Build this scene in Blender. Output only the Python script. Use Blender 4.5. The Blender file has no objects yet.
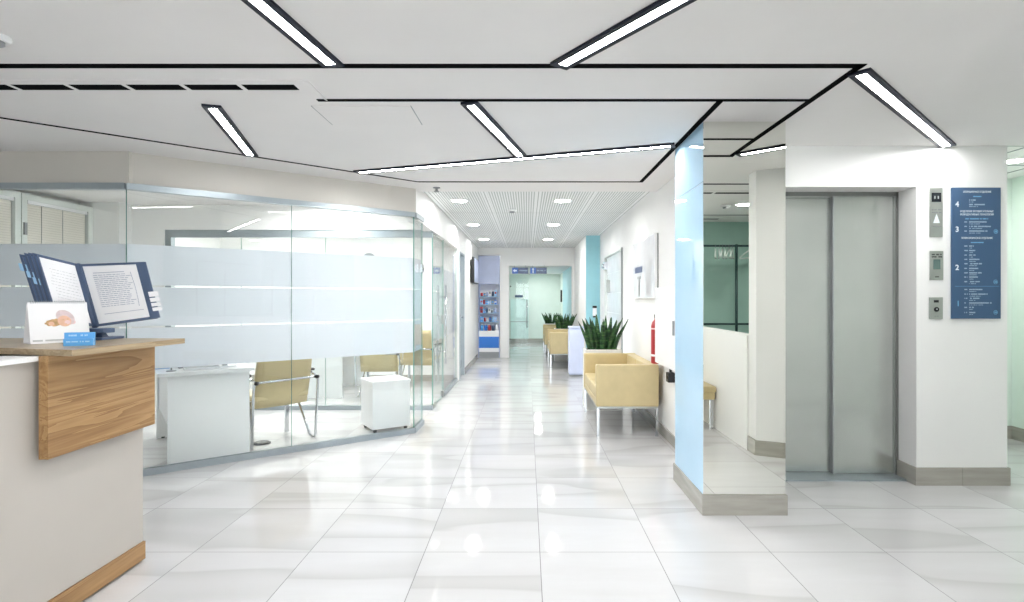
import bpy, bmesh, math, random
from mathutils import Vector, Matrix
random.seed(7)
PI = math.pi
sc = bpy.context.scene
COL = sc.collection

# ------------------------------------------------------------------ helpers
def lin(c):
    c = c / 255.0
    return c / 12.92 if c <= 0.04045 else ((c + 0.055) / 1.055) ** 2.4
def rgb(r, g, b): return (lin(r), lin(g), lin(b), 1.0)

class MB:
    """collects shapes and links them as one mesh object"""
    def __init__(s): s.bm = bmesh.new()
    def _merge(s, t, mi=0):
        for f in t.faces: f.material_index = mi
        me = bpy.data.meshes.new('tmp'); t.to_mesh(me); t.free()
        s.bm.from_mesh(me); bpy.data.meshes.remove(me)
    def hexa(s, p, mi=0, r=0, seg=2):
        t = bmesh.new(); v = [t.verts.new(q) for q in p]
        for f in ((0,3,2,1),(4,5,6,7),(0,1,5,4),(1,2,6,5),(2,3,7,6),(3,0,4,7)): t.faces.new([v[i] for i in f])
        bmesh.ops.recalc_face_normals(t, faces=t.faces)
        if r > 0: bmesh.ops.bevel(t, geom=t.edges[:], offset=r, segments=seg, profile=0.5, affect='EDGES')
        s._merge(t, mi); return s
    def box(s, x0, x1, y0, y1, z0, z1, mi=0, r=0, seg=2):
        return s.hexa([(x0,y0,z0),(x1,y0,z0),(x1,y1,z0),(x0,y1,z0),(x0,y0,z1),(x1,y0,z1),(x1,y1,z1),(x0,y1,z1)], mi, r, seg)
    def bar(s, a, b, th, z0, z1, mi=0, off=0.0, r=0):
        """upright slab from plan point a to b, thickness th centred on the line shifted by off to the left"""
        a = Vector(a); b = Vector(b); d = (b - a).normalized(); n = Vector((-d.y, d.x))
        p0 = a + n*(off - th/2); p1 = b + n*(off - th/2); p2 = b + n*(off + th/2); p3 = a + n*(off + th/2)
        return s.hexa([(q.x,q.y,z) for z in (z0, z1) for q in (p0,p1,p2,p3)], mi, r)
    def prism(s, poly, z0, z1, mi=0, r=0):
        t = bmesh.new(); n = len(poly)
        lo = [t.verts.new((x,y,z0)) for x,y in poly]; hi = [t.verts.new((x,y,z1)) for x,y in poly]
        t.faces.new(lo[::-1]); t.faces.new(hi)
        for i in range(n): t.faces.new((lo[i], lo[(i+1)%n], hi[(i+1)%n], hi[i]))
        bmesh.ops.recalc_face_normals(t, faces=t.faces)
        if r > 0: bmesh.ops.bevel(t, geom=t.edges[:], offset=r, segments=2, profile=0.5, affect='EDGES')
        s._merge(t, mi); return s
    def cyl(s, p0, p1, r0, r1=None, seg=16, mi=0):
        r1 = r0 if r1 is None else r1
        p0 = Vector(p0); p1 = Vector(p1); d = p1 - p0
        t = bmesh.new()
        bmesh.ops.create_cone(t, cap_ends=True, segments=seg, radius1=r0, radius2=r1, depth=d.length)
        q = Vector((0,0,1)).rotation_difference(d.normalized()).to_matrix().to_4x4()
        bmesh.ops.transform(t, matrix=Matrix.Translation((p0+p1)/2) @ q, verts=t.verts)
        for f in t.faces: f.smooth = len(f.verts) == 4
        s._merge(t, mi); return s
    def tube(s, pts, r, seg=10, mi=0):
        pts = [Vector(p) for p in pts]; t = bmesh.new(); rings = []; ref = None
        for i, p in enumerate(pts):
            d = ((pts[min(i+1,len(pts)-1)] - p).normalized() + (p - pts[max(i-1,0)]).normalized())
            d = d.normalized()
            if ref is None:
                ref = d.orthogonal().normalized()
            ref = (ref - d*ref.dot(d)).normalized(); bi = d.cross(ref)
            rings.append([t.verts.new(p + (ref*math.cos(a) + bi*math.sin(a))*r) for a in [2*PI*k/seg for k in range(seg)]])
        for i in range(len(rings)-1):
            for k in range(seg):
                f = t.faces.new((rings[i][k], rings[i][(k+1)%seg], rings[i+1][(k+1)%seg], rings[i+1][k])); f.smooth = True
        t.faces.new(rings[0][::-1]); t.faces.new(rings[-1])
        s._merge(t, mi); return s
    def lathe(s, prof, c=(0,0,0), seg=24, mi=0):
        t = bmesh.new(); rings = []
        for r, z in prof:
            rings.append([t.verts.new((c[0]+r*math.cos(2*PI*k/seg), c[1]+r*math.sin(2*PI*k/seg), c[2]+z)) for k in range(seg)])
        for i in range(len(rings)-1):
            for k in range(seg):
                f = t.faces.new((rings[i][k], rings[i][(k+1)%seg], rings[i+1][(k+1)%seg], rings[i+1][k])); f.smooth = True
        t.faces.new(rings[0][::-1]); t.faces.new(rings[-1])
        bmesh.ops.recalc_face_normals(t, faces=t.faces)
        s._merge(t, mi); return s
    def slab(s, q, th, mi=0, r=0):
        """quad q (4 points in order) given thickness th along its normal"""
        q = [Vector(p) for p in q]; n = (q[1]-q[0]).cross(q[3]-q[0]).normalized()
        return s.hexa([p for p in q] + [p + n*th for p in q], mi, r)
    def faces(s, vs, fs, mi=0, smooth=True):
        t = bmesh.new(); v = [t.verts.new(p) for p in vs]
        for f in fs:
            g = t.faces.new([v[i] for i in f]); g.smooth = smooth
        s._merge(t, mi); return s
    def build(s, name, mat, parent=None, loc=None, rotz=None):
        me = bpy.data.meshes.new(name); s.bm.to_mesh(me); s.bm.free()
        for m in (mat if isinstance(mat, (list, tuple)) else [mat]): me.materials.append(m)
        o = bpy.data.objects.new(name, me); COL.objects.link(o)
        if parent is not None: o.parent = parent
        if loc is not None: o.location = loc
        if rotz is not None: o.rotation_euler.z = rotz
        return o

def tag(o, label=None, cat=None, group=None, kind=None):
    if label: o['label'] = label
    if cat: o['category'] = cat
    if group: o['group'] = group
    if kind: o['kind'] = kind
    return o
def thing(name, label, cat, loc=(0,0,0), rotz=0, group=None):
    o = bpy.data.objects.new(name, None); COL.objects.link(o); o.empty_display_size = 0.1
    o.location = loc; o.rotation_euler = (0,0,rotz)
    return tag(o, label, cat, group)
def struct(name, mb, mat, parent=None, label=None):
    o = mb.build(name, mat, parent)
    if parent is None: o['kind'] = 'structure'
    if label: o['label'] = label
    return o
def copy_tree(o, parent=None):
    c = o.copy(); COL.objects.link(c)
    if parent is not None: c.parent = parent
    for ch in list(o.children): copy_tree(ch, c)
    return c

# ------------------------------------------------------------------ materials
def newmat(name):
    m = bpy.data.materials.new(name); m.use_nodes = True; nt = m.node_tree; nt.nodes.clear()
    out = nt.nodes.new('ShaderNodeOutputMaterial'); return m, nt, out
def nd(nt, t, **kw):
    n = nt.nodes.new(t)
    for k, v in kw.items(): setattr(n, k, v)
    return n
def setin(nt, n, key, v):
    if hasattr(v, 'is_linked') or hasattr(v, 'links'): nt.links.new(v, n.inputs[key])
    else: n.inputs[key].default_value = v
def mth(nt, op, a, b=None, c=None):
    n = nd(nt, 'ShaderNodeMath', operation=op)
    for i, v in enumerate((a, b, c)):
        if v is not None: setin(nt, n, i, v)
    return n.outputs[0]
def mixc(nt, f, a, b):
    n = nd(nt, 'ShaderNodeMix', data_type='RGBA')
    setin(nt, n, 0, f); setin(nt, n, 6, a); setin(nt, n, 7, b); return n.outputs[2]
def noise(nt, vec, scale, detail=3, rough=0.5, dist=0.0):
    n = nd(nt, 'ShaderNodeTexNoise'); setin(nt, n, 'Scale', scale); setin(nt, n, 'Detail', detail)
    setin(nt, n, 'Roughness', rough); setin(nt, n, 'Distortion', dist)
    if vec is not None: nt.links.new(vec, n.inputs['Vector'])
    return n.outputs[0]
def mapping(nt, vec, scale=(1,1,1), rot=(0,0,0)):
    n = nd(nt, 'ShaderNodeMapping'); n.inputs['Scale'].default_value = scale; n.inputs['Rotation'].default_value = rot
    nt.links.new(vec, n.inputs['Vector']); return n.outputs[0]
def ramp(nt, f, stops):
    n = nd(nt, 'ShaderNodeValToRGB'); e = n.color_ramp.elements
    while len(e) < len(stops): e.new(0.5)
    for q, (p, c) in zip(e, stops): q.position = p; q.color = c
    nt.links.new(f, n.inputs[0]); return n.outputs[0]
def pbsdf(nt, out, color, rough=0.5, metal=0.0, spec=0.5, coat=0.0, **kw):
    b = nd(nt, 'ShaderNodeBsdfPrincipled')
    setin(nt, b, 'Base Color', color); setin(nt, b, 'Roughness', rough); setin(nt, b, 'Metallic', metal)
    setin(nt, b, 'Specular IOR Level', spec); setin(nt, b, 'Coat Weight', coat)
    for k, v in kw.items(): setin(nt, b, k, v)
    nt.links.new(b.outputs[0], out.inputs[0]); return b
def plain(name, c, rough=0.5, metal=0.0, spec=0.5, var=0.03, scale=6.0, coat=0.0, bump=0.0, stretch=(1,1,1)):
    m, nt, out = newmat(name)
    co = nd(nt, 'ShaderNodeTexCoord').outputs['Object']
    v = mapping(nt, co, stretch)
    f = noise(nt, v, scale, 4)
    d = tuple(max(0, x*(1-2*var)) for x in c[:3]) + (1,); l = tuple(min(1, x*(1+var)) for x in c[:3]) + (1,)
    b = pbsdf(nt, out, ramp(nt, f, [(0.3, d), (0.7, l)]), rough, metal, spec, coat)
    if bump > 0:
        bp = nd(nt, 'ShaderNodeBump'); bp.inputs['Strength'].default_value = bump; bp.inputs['Distance'].default_value = 0.002
        nt.links.new(noise(nt, v, scale*30, 2), bp.inputs['Height']); nt.links.new(bp.outputs[0], b.inputs['Normal'])
    return m
def emit(name, c, s):
    m, nt, out = newmat(name)
    e = nd(nt, 'ShaderNodeEmission'); e.inputs[0].default_value = c; e.inputs[1].default_value = s
    nt.links.new(e.outputs[0], out.inputs[0]); return m
def glass(name, tint, ior=1.45):
    m, nt, out = newmat(name)
    t = nd(nt, 'ShaderNodeBsdfTransparent'); t.inputs[0].default_value = tint
    g = nd(nt, 'ShaderNodeBsdfGlossy'); g.inputs['Roughness'].default_value = 0.0
    fr = nd(nt, 'ShaderNodeFresnel'); fr.inputs[0].default_value = ior
    bf = nd(nt, 'ShaderNodeNewGeometry').outputs['Backfacing']
    nt.links.new(mth(nt, 'ADD', ior, mth(nt, 'MULTIPLY', bf, 1/ior - ior)), fr.inputs[0])
    mx = nd(nt, 'ShaderNodeMixShader')
    nt.links.new(fr.outputs[0], mx.inputs[0]); nt.links.new(t.outputs[0], mx.inputs[1]); nt.links.new(g.outputs[0], mx.inputs[2])
    nt.links.new(mx.outputs[0], out.inputs[0]); return m
def frosted(name, c, clear=0.22):
    m, nt, out = newmat(name)
    d = nd(nt, 'ShaderNodeBsdfDiffuse'); d.inputs[0].default_value = c
    tl = nd(nt, 'ShaderNodeBsdfTranslucent'); tl.inputs[0].default_value = c
    rf = nd(nt, 'ShaderNodeBsdfRefraction'); rf.inputs['IOR'].default_value = 1.3; rf.inputs['Roughness'].default_value = 0.4
    m1 = nd(nt, 'ShaderNodeMixShader'); m1.inputs[0].default_value = 0.45
    nt.links.new(d.outputs[0], m1.inputs[1]); nt.links.new(tl.outputs[0], m1.inputs[2])
    m2 = nd(nt, 'ShaderNodeMixShader'); m2.inputs[0].default_value = clear
    nt.links.new(m1.outputs[0], m2.inputs[1]); nt.links.new(rf.outputs[0], m2.inputs[2])
    nt.links.new(m2.outputs[0], out.inputs[0]); return m

TILE = 0.6; TX = 0.067; TY = 2.90
def floor_mat():
    m, nt, out = newmat('polished_marble_tile')
    co = nd(nt, 'ShaderNodeTexCoord').outputs['Object']
    sp = nd(nt, 'ShaderNodeSeparateXYZ'); nt.links.new(co, sp.inputs[0])
    gx = mth(nt, 'DIVIDE', mth(nt, 'SUBTRACT', sp.outputs[0], TX), TILE)
    gy = mth(nt, 'DIVIDE', mth(nt, 'SUBTRACT', sp.outputs[1], TY), TILE)
    ix = mth(nt, 'FLOOR', gx); iy = mth(nt, 'FLOOR', gy)
    fx = mth(nt, 'FRACT', gx); fy = mth(nt, 'FRACT', gy)
    ex = mth(nt, 'MINIMUM', fx, mth(nt, 'SUBTRACT', 1.0, fx)); ey = mth(nt, 'MINIMUM', fy, mth(nt, 'SUBTRACT', 1.0, fy))
    gr = mth(nt, 'LESS_THAN', mth(nt, 'MINIMUM', ex, ey), 0.0034)
    cv = nd(nt, 'ShaderNodeCombineXYZ'); nt.links.new(ix, cv.inputs[0]); nt.links.new(iy, cv.inputs[1])
    wn = nd(nt, 'ShaderNodeTexWhiteNoise', noise_dimensions='3D'); nt.links.new(cv.outputs[0], wn.inputs[0])
    sc_ = nd(nt, 'ShaderNodeVectorMath', operation='SCALE'); nt.links.new(wn.outputs[1], sc_.inputs[0]); sc_.inputs[3].default_value = 37.0
    ad = nd(nt, 'ShaderNodeVectorMath', operation='ADD'); nt.links.new(sc_.outputs[0], ad.inputs[1])
    nt.links.new(mapping(nt, co, (0.55, 2.6, 1), (0,0,0.2)), ad.inputs[0])
    a = noise(nt, ad.outputs[0], 0.8, 1.5, 0.4, 0.35)
    b = noise(nt, ad.outputs[0], 3.2, 4, 0.55, 0.4)
    va = ramp(nt, a, [(0.38, (0,0,0,1)), (0.50, (1,1,1,1)), (0.515, (0.3,0.3,0.3,1)), (0.62, (0,0,0,1))])
    vb = ramp(nt, b, [(0.35, (0,0,0,1)), (0.75, (1,1,1,1))])
    c = mixc(nt, mth(nt, 'MULTIPLY', va, 0.5), rgb(206,206,207), rgb(168,166,164))
    c = mixc(nt, mth(nt, 'MULTIPLY', vb, 0.35), c, rgb(192,191,190))
    c = mixc(nt, gr, c, rgb(120,120,120))
    pbsdf(nt, out, c, mth(nt, 'ADD', 0.05, mth(nt, 'MULTIPLY', gr, 0.5)), 0, 0.55)
    return m
def slat_mat():
    m, nt, out = newmat('slatted_ceiling_tile')
    co = nd(nt, 'ShaderNodeTexCoord').outputs['Object']
    sp = nd(nt, 'ShaderNodeSeparateXYZ'); nt.links.new(co, sp.inputs[0])
    st = mth(nt, 'GREATER_THAN', mth(nt, 'FRACT', mth(nt, 'DIVIDE', sp.outputs[0], 0.0285)), 0.55)
    px = mth(nt, 'FRACT', mth(nt, 'DIVIDE', mth(nt, 'ADD', sp.outputs[0], 0.46+0.585*4), 0.585))
    pe = mth(nt, 'MINIMUM', px, mth(nt, 'SUBTRACT', 1.0, px))
    inn = mth(nt, 'GREATER_THAN', pe, 0.05)
    jo = mth(nt, 'LESS_THAN', pe, 0.008)
    py = mth(nt, 'FRACT', mth(nt, 'DIVIDE', sp.outputs[1], 2.1))
    jy = mth(nt, 'LESS_THAN', mth(nt, 'ABSOLUTE', mth(nt, 'SUBTRACT', py, 0.5)), 0.003)
    c = mixc(nt, mth(nt, 'MULTIPLY', st, inn), rgb(236,238,238), rgb(186,190,189))
    c = mixc(nt, mth(nt, 'MAXIMUM', jo, jy), c, rgb(170,172,172))
    pbsdf(nt, out, c, 0.6, 0, 0.3); return m
def wood(name, c0, c1, axis='Y', rough=0.42):
    m, nt, out = newmat(name)
    co = nd(nt, 'ShaderNodeTexCoord').outputs['Object']
    s = {'Y': (9, 0.55, 13), 'X': (0.55, 9, 13)}[axis]
    v = mapping(nt, co, s)
    a = noise(nt, v, 1.1, 3, 0.55, 1.2); b = noise(nt, mapping(nt, co, tuple(x*9 for x in s)), 1.0, 2, 0.6)
    w = mth(nt, 'ADD', mth(nt, 'MULTIPLY', mth(nt, 'FRACT', mth(nt, 'MULTIPLY', a, 5.0)), 0.45), mth(nt, 'ADD', mth(nt, 'MULTIPLY', a, 0.35), mth(nt, 'MULTIPLY', b, 0.25)))
    pbsdf(nt, out, ramp(nt, w, [(0.2, c0), (0.85, c1)]), rough, 0, 0.4); return m
def brushed(name, c, rough=0.3, stretch=(2,2,90), metal=1.0, lo=0.8):
    m, nt, out = newmat(name)
    co = nd(nt, 'ShaderNodeTexCoord').outputs['Object']
    f = noise(nt, mapping(nt, co, stretch), 2.0, 4, 0.6); g = noise(nt, co, 2.3, 3, 0.5)
    h = mth(nt, 'ADD', mth(nt, 'MULTIPLY', f, 0.25), mth(nt, 'MULTIPLY', g, 0.75))
    cc = ramp(nt, h, [(0.3, tuple(x*lo for x in c[:3])+(1,)), (0.7, c)])
    pbsdf(nt, out, cc, mth(nt, 'ADD', rough, mth(nt, 'MULTIPLY', f, 0.03)), metal, 0.5, 0.0); return m
def blind_mat():
    m, nt, out = newmat('slatted_blind')
    co = nd(nt, 'ShaderNodeTexCoord').outputs['Object']
    sp = nd(nt, 'ShaderNodeSeparateXYZ'); nt.links.new(co, sp.inputs[0])
    w = mth(nt, 'FRACT', mth(nt, 'DIVIDE', sp.outputs[2], 0.025))
    c = mixc(nt, mth(nt, 'LESS_THAN', w, 0.12), rgb(226,222,212), rgb(196,192,182))
    pbsdf(nt, out, c, 0.6); return m
def leaf_mat():
    m, nt, out = newmat('sansevieria_leaf')
    co = nd(nt, 'ShaderNodeTexCoord').outputs['Object']
    f = noise(nt, mapping(nt, co, (6, 6, 26)), 1.5, 3, 0.6, 0.5)
    pbsdf(nt, out, ramp(nt, f, [(0.35, rgb(22,52,28)), (0.55, rgb(44,88,44)), (0.72, rgb(96,132,72))]), 0.35); return m

M = {}
M['wall'] = plain('white_wall_paint', rgb(238,238,237), 0.6, 0, 0.3, 0.01, 2)
M['soffit'] = plain('ivory_soffit_paint', rgb(208,204,197), 0.6, 0, 0.3, 0.01, 2)
M['ceil'] = plain('matt_ceiling_paint', rgb(233,231,230), 0.75, 0, 0.2, 0.01, 2)
M['slat'] = slat_mat(); M['floor'] = floor_mat()
M['base'] = plain('grey_stone_skirting', rgb(168,165,157), 0.22, 0, 0.5, 0.08, 3, stretch=(1,1,8))
M['black'] = plain('black_channel', rgb(8,8,10), 0.95, 0, 0.05)
M['lampframe'] = plain('dark_lamp_housing', rgb(30,33,46), 0.5, 0.0, 0.2)
M['tubeglow'] = emit('linear_diffuser_glow', (1.0, 0.99, 0.985, 1), 45.0)
M['spotglow'] = emit('downlight_glow', (1.0, 0.99, 0.97, 1), 132.0)
M['recessglow'] = emit('recess_downlight_glow', (1.0, 1.0, 0.98, 1), 105.0)
M['officeglow'] = emit('office_downlight_glow', (1.0, 0.99, 0.97, 1), 400.0)
M['alu'] = plain('anodised_aluminium', rgb(168,178,184), 0.35, 0.6, 0.5)
M['chrome'] = plain('chrome_tube', rgb(205,208,212), 0.14, 1.0, 0.5, 0.01)
M['steel'] = brushed('brushed_steel_door', rgb(208,212,208), 0.25, (60,60,1.2), 0.84, 0.84)
M['steelframe'] = brushed('brushed_steel_frame', rgb(150,152,150), 0.3, (60,60,1.2))
M['steelplate'] = brushed('brushed_steel_plate', rgb(190,194,190), 0.38)
M['glass'] = glass('clear_glass', (0.982, 0.996, 0.992, 1))
M['glassedge'] = plain('green_glass_edge', rgb(128,172,162), 0.15, 0, 0.5)
M['frost'] = frosted('frosted_film', rgb(238,241,246), 0.10)
M['mirror'] = plain('mirror_silver', rgb(238,239,232), 0.0, 1.0, 0.5, 0.0)
M['blueglass'] = plain('pale_blue_back_painted_glass', rgb(178,214,238), 0.03, 0, 0.6, 0.01)
M['cyan'] = plain('turquoise_paint', rgb(160,212,222), 0.45, 0, 0.4, 0.02)
M['palecyan'] = plain('pale_turquoise_paint', rgb(176,220,230), 0.4, 0, 0.4, 0.02)
M['palefilm'] = plain('pale_green_film', rgb(208,232,228), 0.4)
M['green'] = plain('sage_green_paint', rgb(172,204,194), 0.6, 0, 0.3, 0.02)
M['mint'] = plain('pale_mint_paint', rgb(228,239,232), 0.6, 0, 0.3, 0.01)
M['cream'] = plain('cream_leatherette', rgb(200,183,140), 0.42, 0, 0.45, 0.03, 9, bump=0.15)
M['seam'] = plain('cream_piping', rgb(200,178,132), 0.5)
M['white'] = plain('white_laminate', rgb(240,241,242), 0.35, 0, 0.45, 0.01)
M['counter'] = plain('off_white_laminate', rgb(188,182,175), 0.4, 0, 0.4, 0.015, 3)
M['oak'] = wood('golden_oak_veneer', rgb(134,98,60), rgb(182,146,102))
M['oaktop'] = wood('pale_oak_top', rgb(146,126,98), rgb(180,160,130), rough=0.3)
M['plastic'] = plain('black_plastic', rgb(28,29,32), 0.4)
M['navy'] = plain('navy_plastic', rgb(80,98,128), 0.4)
M['navyfilm'] = plain('pale_navy_film', rgb(104,124,158), 0.25)
M['paper'] = plain('white_paper', rgb(246,246,248), 0.7, 0, 0.2, 0.01)
M['ink'] = plain('grey_print', rgb(178,182,198), 0.7)
M['pink'] = plain('pale_pink_print', rgb(236,206,206), 0.7)
M['skin'] = plain('skin_print', rgb(232,190,164), 0.7, var=0.06, scale=30)
M['hat'] = plain('mauve_hat_print', rgb(222,204,206), 0.7, var=0.08, scale=60)
M['fur'] = plain('brown_fur_print', rgb(206,166,120), 0.7, var=0.15, scale=80)
M['sky'] = plain('sky_blue_card', rgb(92,170,232), 0.45)
M['skylt'] = plain('pale_blue_print', rgb(170,214,246), 0.6)
M['board'] = plain('slate_blue_board', rgb(62,92,126), 0.35, 0, 0.4, 0.02, 2)
M['signwhite'] = plain('white_lettering', rgb(226,236,244), 0.5)
M['signblue'] = plain('light_blue_lettering', rgb(110,172,214), 0.5)
M['signdim'] = plain('pale_grey_lettering', rgb(156,180,202), 0.5)
M['screen'] = plain('dark_display_glass', rgb(30,34,40), 0.12, 0, 0.5)
M['lcd'] = plain('grey_green_display', rgb(92,116,112), 0.15, 0, 0.5)
M['soil'] = plain('dark_soil', rgb(44,38,32), 0.9, var=0.2, scale=60)
M['leaf'] = leaf_mat(); M['blind'] = blind_mat()
M['planter'] = plain('white_planter', rgb(232,232,228), 0.35)
M['bin'] = plain('pale_lilac_bin', rgb(212,220,244), 0.35)
M['red'] = plain('red_cylinder', rgb(176,52,56), 0.3, 0, 0.5)
M['lilac'] = plain('pale_lilac_panel', rgb(184,194,224), 0.3)
M['kblue'] = plain('strong_blue_panel', rgb(44,120,210), 0.35)
M['signbody'] = plain('slate_sign_panel', rgb(92,104,136), 0.35)
M['signicon'] = plain('blue_icon_panel', rgb(70,110,190), 0.35)
M['grey'] = plain('mid_grey_plastic', rgb(150,154,156), 0.45)
M['ltgrey'] = plain('light_grey_line', rgb(196,198,200), 0.6)
M['frame'] = plain('white_window_frame', rgb(226,232,228), 0.4)
M['gloss'] = plain('glossy_white_board', rgb(240,242,246), 0.04, 0, 0.5)
M['hanger'] = plain('pale_plastic_hanger', rgb(222,232,228), 0.25)
M['teal'] = plain('dark_teal_rail', rgb(40,66,66), 0.3, 0.4)

ZC = 2.40          # lobby ceiling
ZK = 2.45          # corridor ceiling
L = Vector((-2.94, 4.09)); C = Vector((-1.115, 5.48))      # glass office front corners
U = (C - L).normalized(); NV = Vector((-U.y, U.x)); LEN = (C - L).length
XL = -1.095        # corridor left plane
XR = 1.31          # corridor right plane

# ------------------------------------------------------------------ shell
struct('floor', MB().box(-5.4, 4.8, -3.4, 17.0, -0.1, 0), M['floor'])
struct('ceiling', MB().box(-5.4, 3.4, -3.4, 5.63, ZC, ZC+0.12).box(3.4, 4.8, -3.4, 3.94, ZC, ZC+0.12), M['ceil'])
struct('ceiling_corridor', MB().box(XL-0.12, XR+0.1, 5.63, 12.84, ZK, ZK+0.07), M['slat'])
struct('ceiling_offices', MB().box(-5.4, XL-0.13, 5.63, 9.1, ZC+0.02, ZC+0.12), M['ceil'])
struct('ceiling_passage', MB().box(3.4, 4.8, 3.94, 5.5, ZK, ZK+0.07), M['ceil'])
for k, (a, b) in enumerate((((3.4,4.12),(4.8,4.12)), ((3.4,4.72),(4.8,4.72)), ((3.72,3.94),(3.72,5.4)), ((4.32,3.94),(4.32,5.4)))):
    struct('trim_%d' % (40+k), MB().bar(a, b, 0.014, ZK-0.004, ZK+0.002), M['grey'])
struct('ceiling_recess', MB().box(-0.7, 1.25, 12.55, 17.0, 2.05, 2.12), M['ceil'])

struct('wall_left', MB().box(-5.4, -5.2, -3.4, 4.03, 0, ZC), M['wall'])
struct('wall_back', MB().box(-5.4, -1.2, -3.4, -3.2, 0, ZC), M['wall'])
fb = struct('window_3', MB().box(-1.2, 1.8, -3.26, -3.2, 0, 0.06).box(-1.2, 1.8, -3.26, -3.2, 2.34, ZC).box(-1.2, 1.8, -3.25, -3.21, 2.0, 2.05), M['alu'])  # unseen window added behind the camera to let in fill daylight
for k in range(4): MB().box(-1.175+k*0.98-0.025, -1.175+k*0.98+0.025, -3.27, -3.19, 0, ZC).build('mullion', M['alu'], fb)
for k in range(3): MB().box(-1.15+k*0.98, -1.2+(k+1)*0.98, -3.236, -3.228, 0.06, 2.34).build('glass_pane', M['glass'], fb)
# office outer wall with window opening (windows at X = -5.0)
struct('wall_office_outer', MB().box(-5.3, -4.66, 4.03, 6.36, 0, 0.9).box(-5.3, -4.66, 6.36, 6.56, 0, ZC+0.02).box(-5.3, -5.12, 4.03, 6.36, 2.36, ZC+0.02).box(-5.3,-4.9,6.56,9.1,0,ZC+0.02), M['wall'])
struct('wall_office_divider', MB().box(-4.9, -4.27, 6.56, 6.66, 0, ZC+0.02).box(-4.27, XL-0.05, 6.56, 6.66, 2.13, ZC+0.02), M['wall'])
struct('wall_office_back', MB().box(-5.3, XL-0.06, 8.9, 9.02, 0, ZC+0.02), M['wall'])
struct('baseboard_office', MB().box(-4.9, XL-0.06, 8.885, 8.9, 0, 0.10), M['base'])
struct('wall_corridor_left', MB().box(XL-0.12, XL, 5.63, 8.95, 2.11, ZK).box(XL-0.12, XL, 5.5, 5.63, 2.13, ZC)
       .box(XL-0.12, XL, 8.93, 9.02, 0, ZK).box(XL-0.12, XL, 9.02, 9.66, 2.08, ZK).box(XL-0.12, XL, 9.66, 12.84, 0, ZK), M['wall'])
struct('baseboard_corridor_left', MB().box(XL, XL+0.012, 9.70, 12.2, 0, 0.1), M['base'])
struct('wall_corridor_right', MB().box(XR, XR+0.12, 3.95, 7.62, 0, ZK).box(XR, XR+0.12, 7.62, 9.36, 2.02, ZK).box(XR, XR+0.12, 9.36, 10.0, 0, ZK), M['wall'])
struct('baseboard_corridor_right', MB().box(XR-0.012, XR, 4.07, 7.55, 0, 0.1).box(XR-0.012, XR, 9.42, 9.98, 0, 0.1), M['base'])
struct('wall_pilaster', MB().box(1.06, XR+0.12, 10.0, 10.03, 0, ZK), M['cyan'])
struct('wall_corridor_far_right', MB().box(1.06, 1.2, 10.03, 12.4, 0, ZK), M['wall'])
struct('wall_corridor_end', MB().box(-0.60, -0.40, 12.4, 12.55, 0, ZK), M['wall'])
struct('wall_corridor_header', MB().box(-0.40, 1.0, 12.4, 12.55, 2.05, ZK), M['wall'])
struct('wall_corridor_jamb', MB().box(1.0, 1.2, 12.4, 12.55, 0, ZK), M['wall'])
struct('wall_niche', MB().box(XL-0.12, -0.60, 12.72, 12.84, 0, ZK), M['wall'])
struct('wall_niche_header', MB().box(XL, -0.60, 12.4, 12.55, 2.29, ZK), M['wall'])
struct('wall_recess_right', MB().box(1.0, 1.2, 12.55, 15.6, 0, 2.05), M['palecyan'])
struct('wall_recess_left', MB().box(-0.7, -0.58, 12.55, 16.7, 0, 2.05).box(-0.6,-0.55,12.55,12.84,0,2.05), M['wall'])
struct('wall_recess_back', MB().box(-0.7, 1.25, 16.7, 16.85, 0, 2.05).box(1.0, 1.2, 15.6, 16.7, 0, 2.05), M['mint'])
struct('baseboard_recess', MB().box(-0.58, 1.0, 16.685, 16.7, 0, 0.12), M['base'])
# elevator wall
EY = 3.94
struct('wall_elevator', MB().box(1.578, 2.755, EY, 4.3, 2.11, ZC).box(2.755, 3.397, EY, 4.3, 0, ZC).box(1.578, 1.80, EY, 4.3, 0, 2.11).box(1.578,3.397,4.30,4.4,0,ZC), M['wall'])
struct('baseboard_elevator', MB().box(2.742, 3.07, EY-0.013, EY, 0, 0.125).box(3.073, 3.41, EY-0.013, EY, 0, 0.125).box(2.742, 2.755, EY, 4.15, 0, 0.125).box(3.397, 3.41, EY, 4.4, 0, 0.125), M['base'])
struct('wall_passage', MB().box(3.0, 4.57, 5.25, 5.4, 0, ZK).box(4.57, 4.75, 2.0, 5.4, 0, ZK).box(3.30,3.397,4.4,5.25,0,ZK), M['mint'])
struct('baseboard_passage', MB().box(3.397, 4.57, 5.237, 5.25, 0, 0.12).box(4.557, 4.57, 2.2, 5.237, 0, 0.12), M['base'])
# cloakroom side, seen in the mirror
struct('wall_column', MB().prism([(1.934,1.944),(1.934,2.10),(2.126,2.19),(2.7,2.19),(2.7,1.944)], 0, ZC).box(2.7, 4.57, 1.944, 2.19, 0, ZC), M['wall'])
struct('baseboard_column', MB().prism([(1.92,1.944),(1.92,2.108),(2.12,2.203),(2.7,2.203),(2.7,2.19),(2.126,2.19),(1.934,2.10),(1.934,1.944)], 0, 0.125), M['base'])
struct('wall_cloakroom_low', MB().box(1.915, 2.03, -1.06, 1.944, 0, 1.0), M['wall'])
struct('wall_cloakroom', MB().box(1.9, 4.57, -1.2, -1.06, 0, ZC).box(4.4, 4.57, -1.06, 1.944, 0, ZC), M['green'])
struct('wall_lobby_right', MB().box(1.8, 1.9, -3.4, -1.06, 0, ZC), M['wall'])

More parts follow.
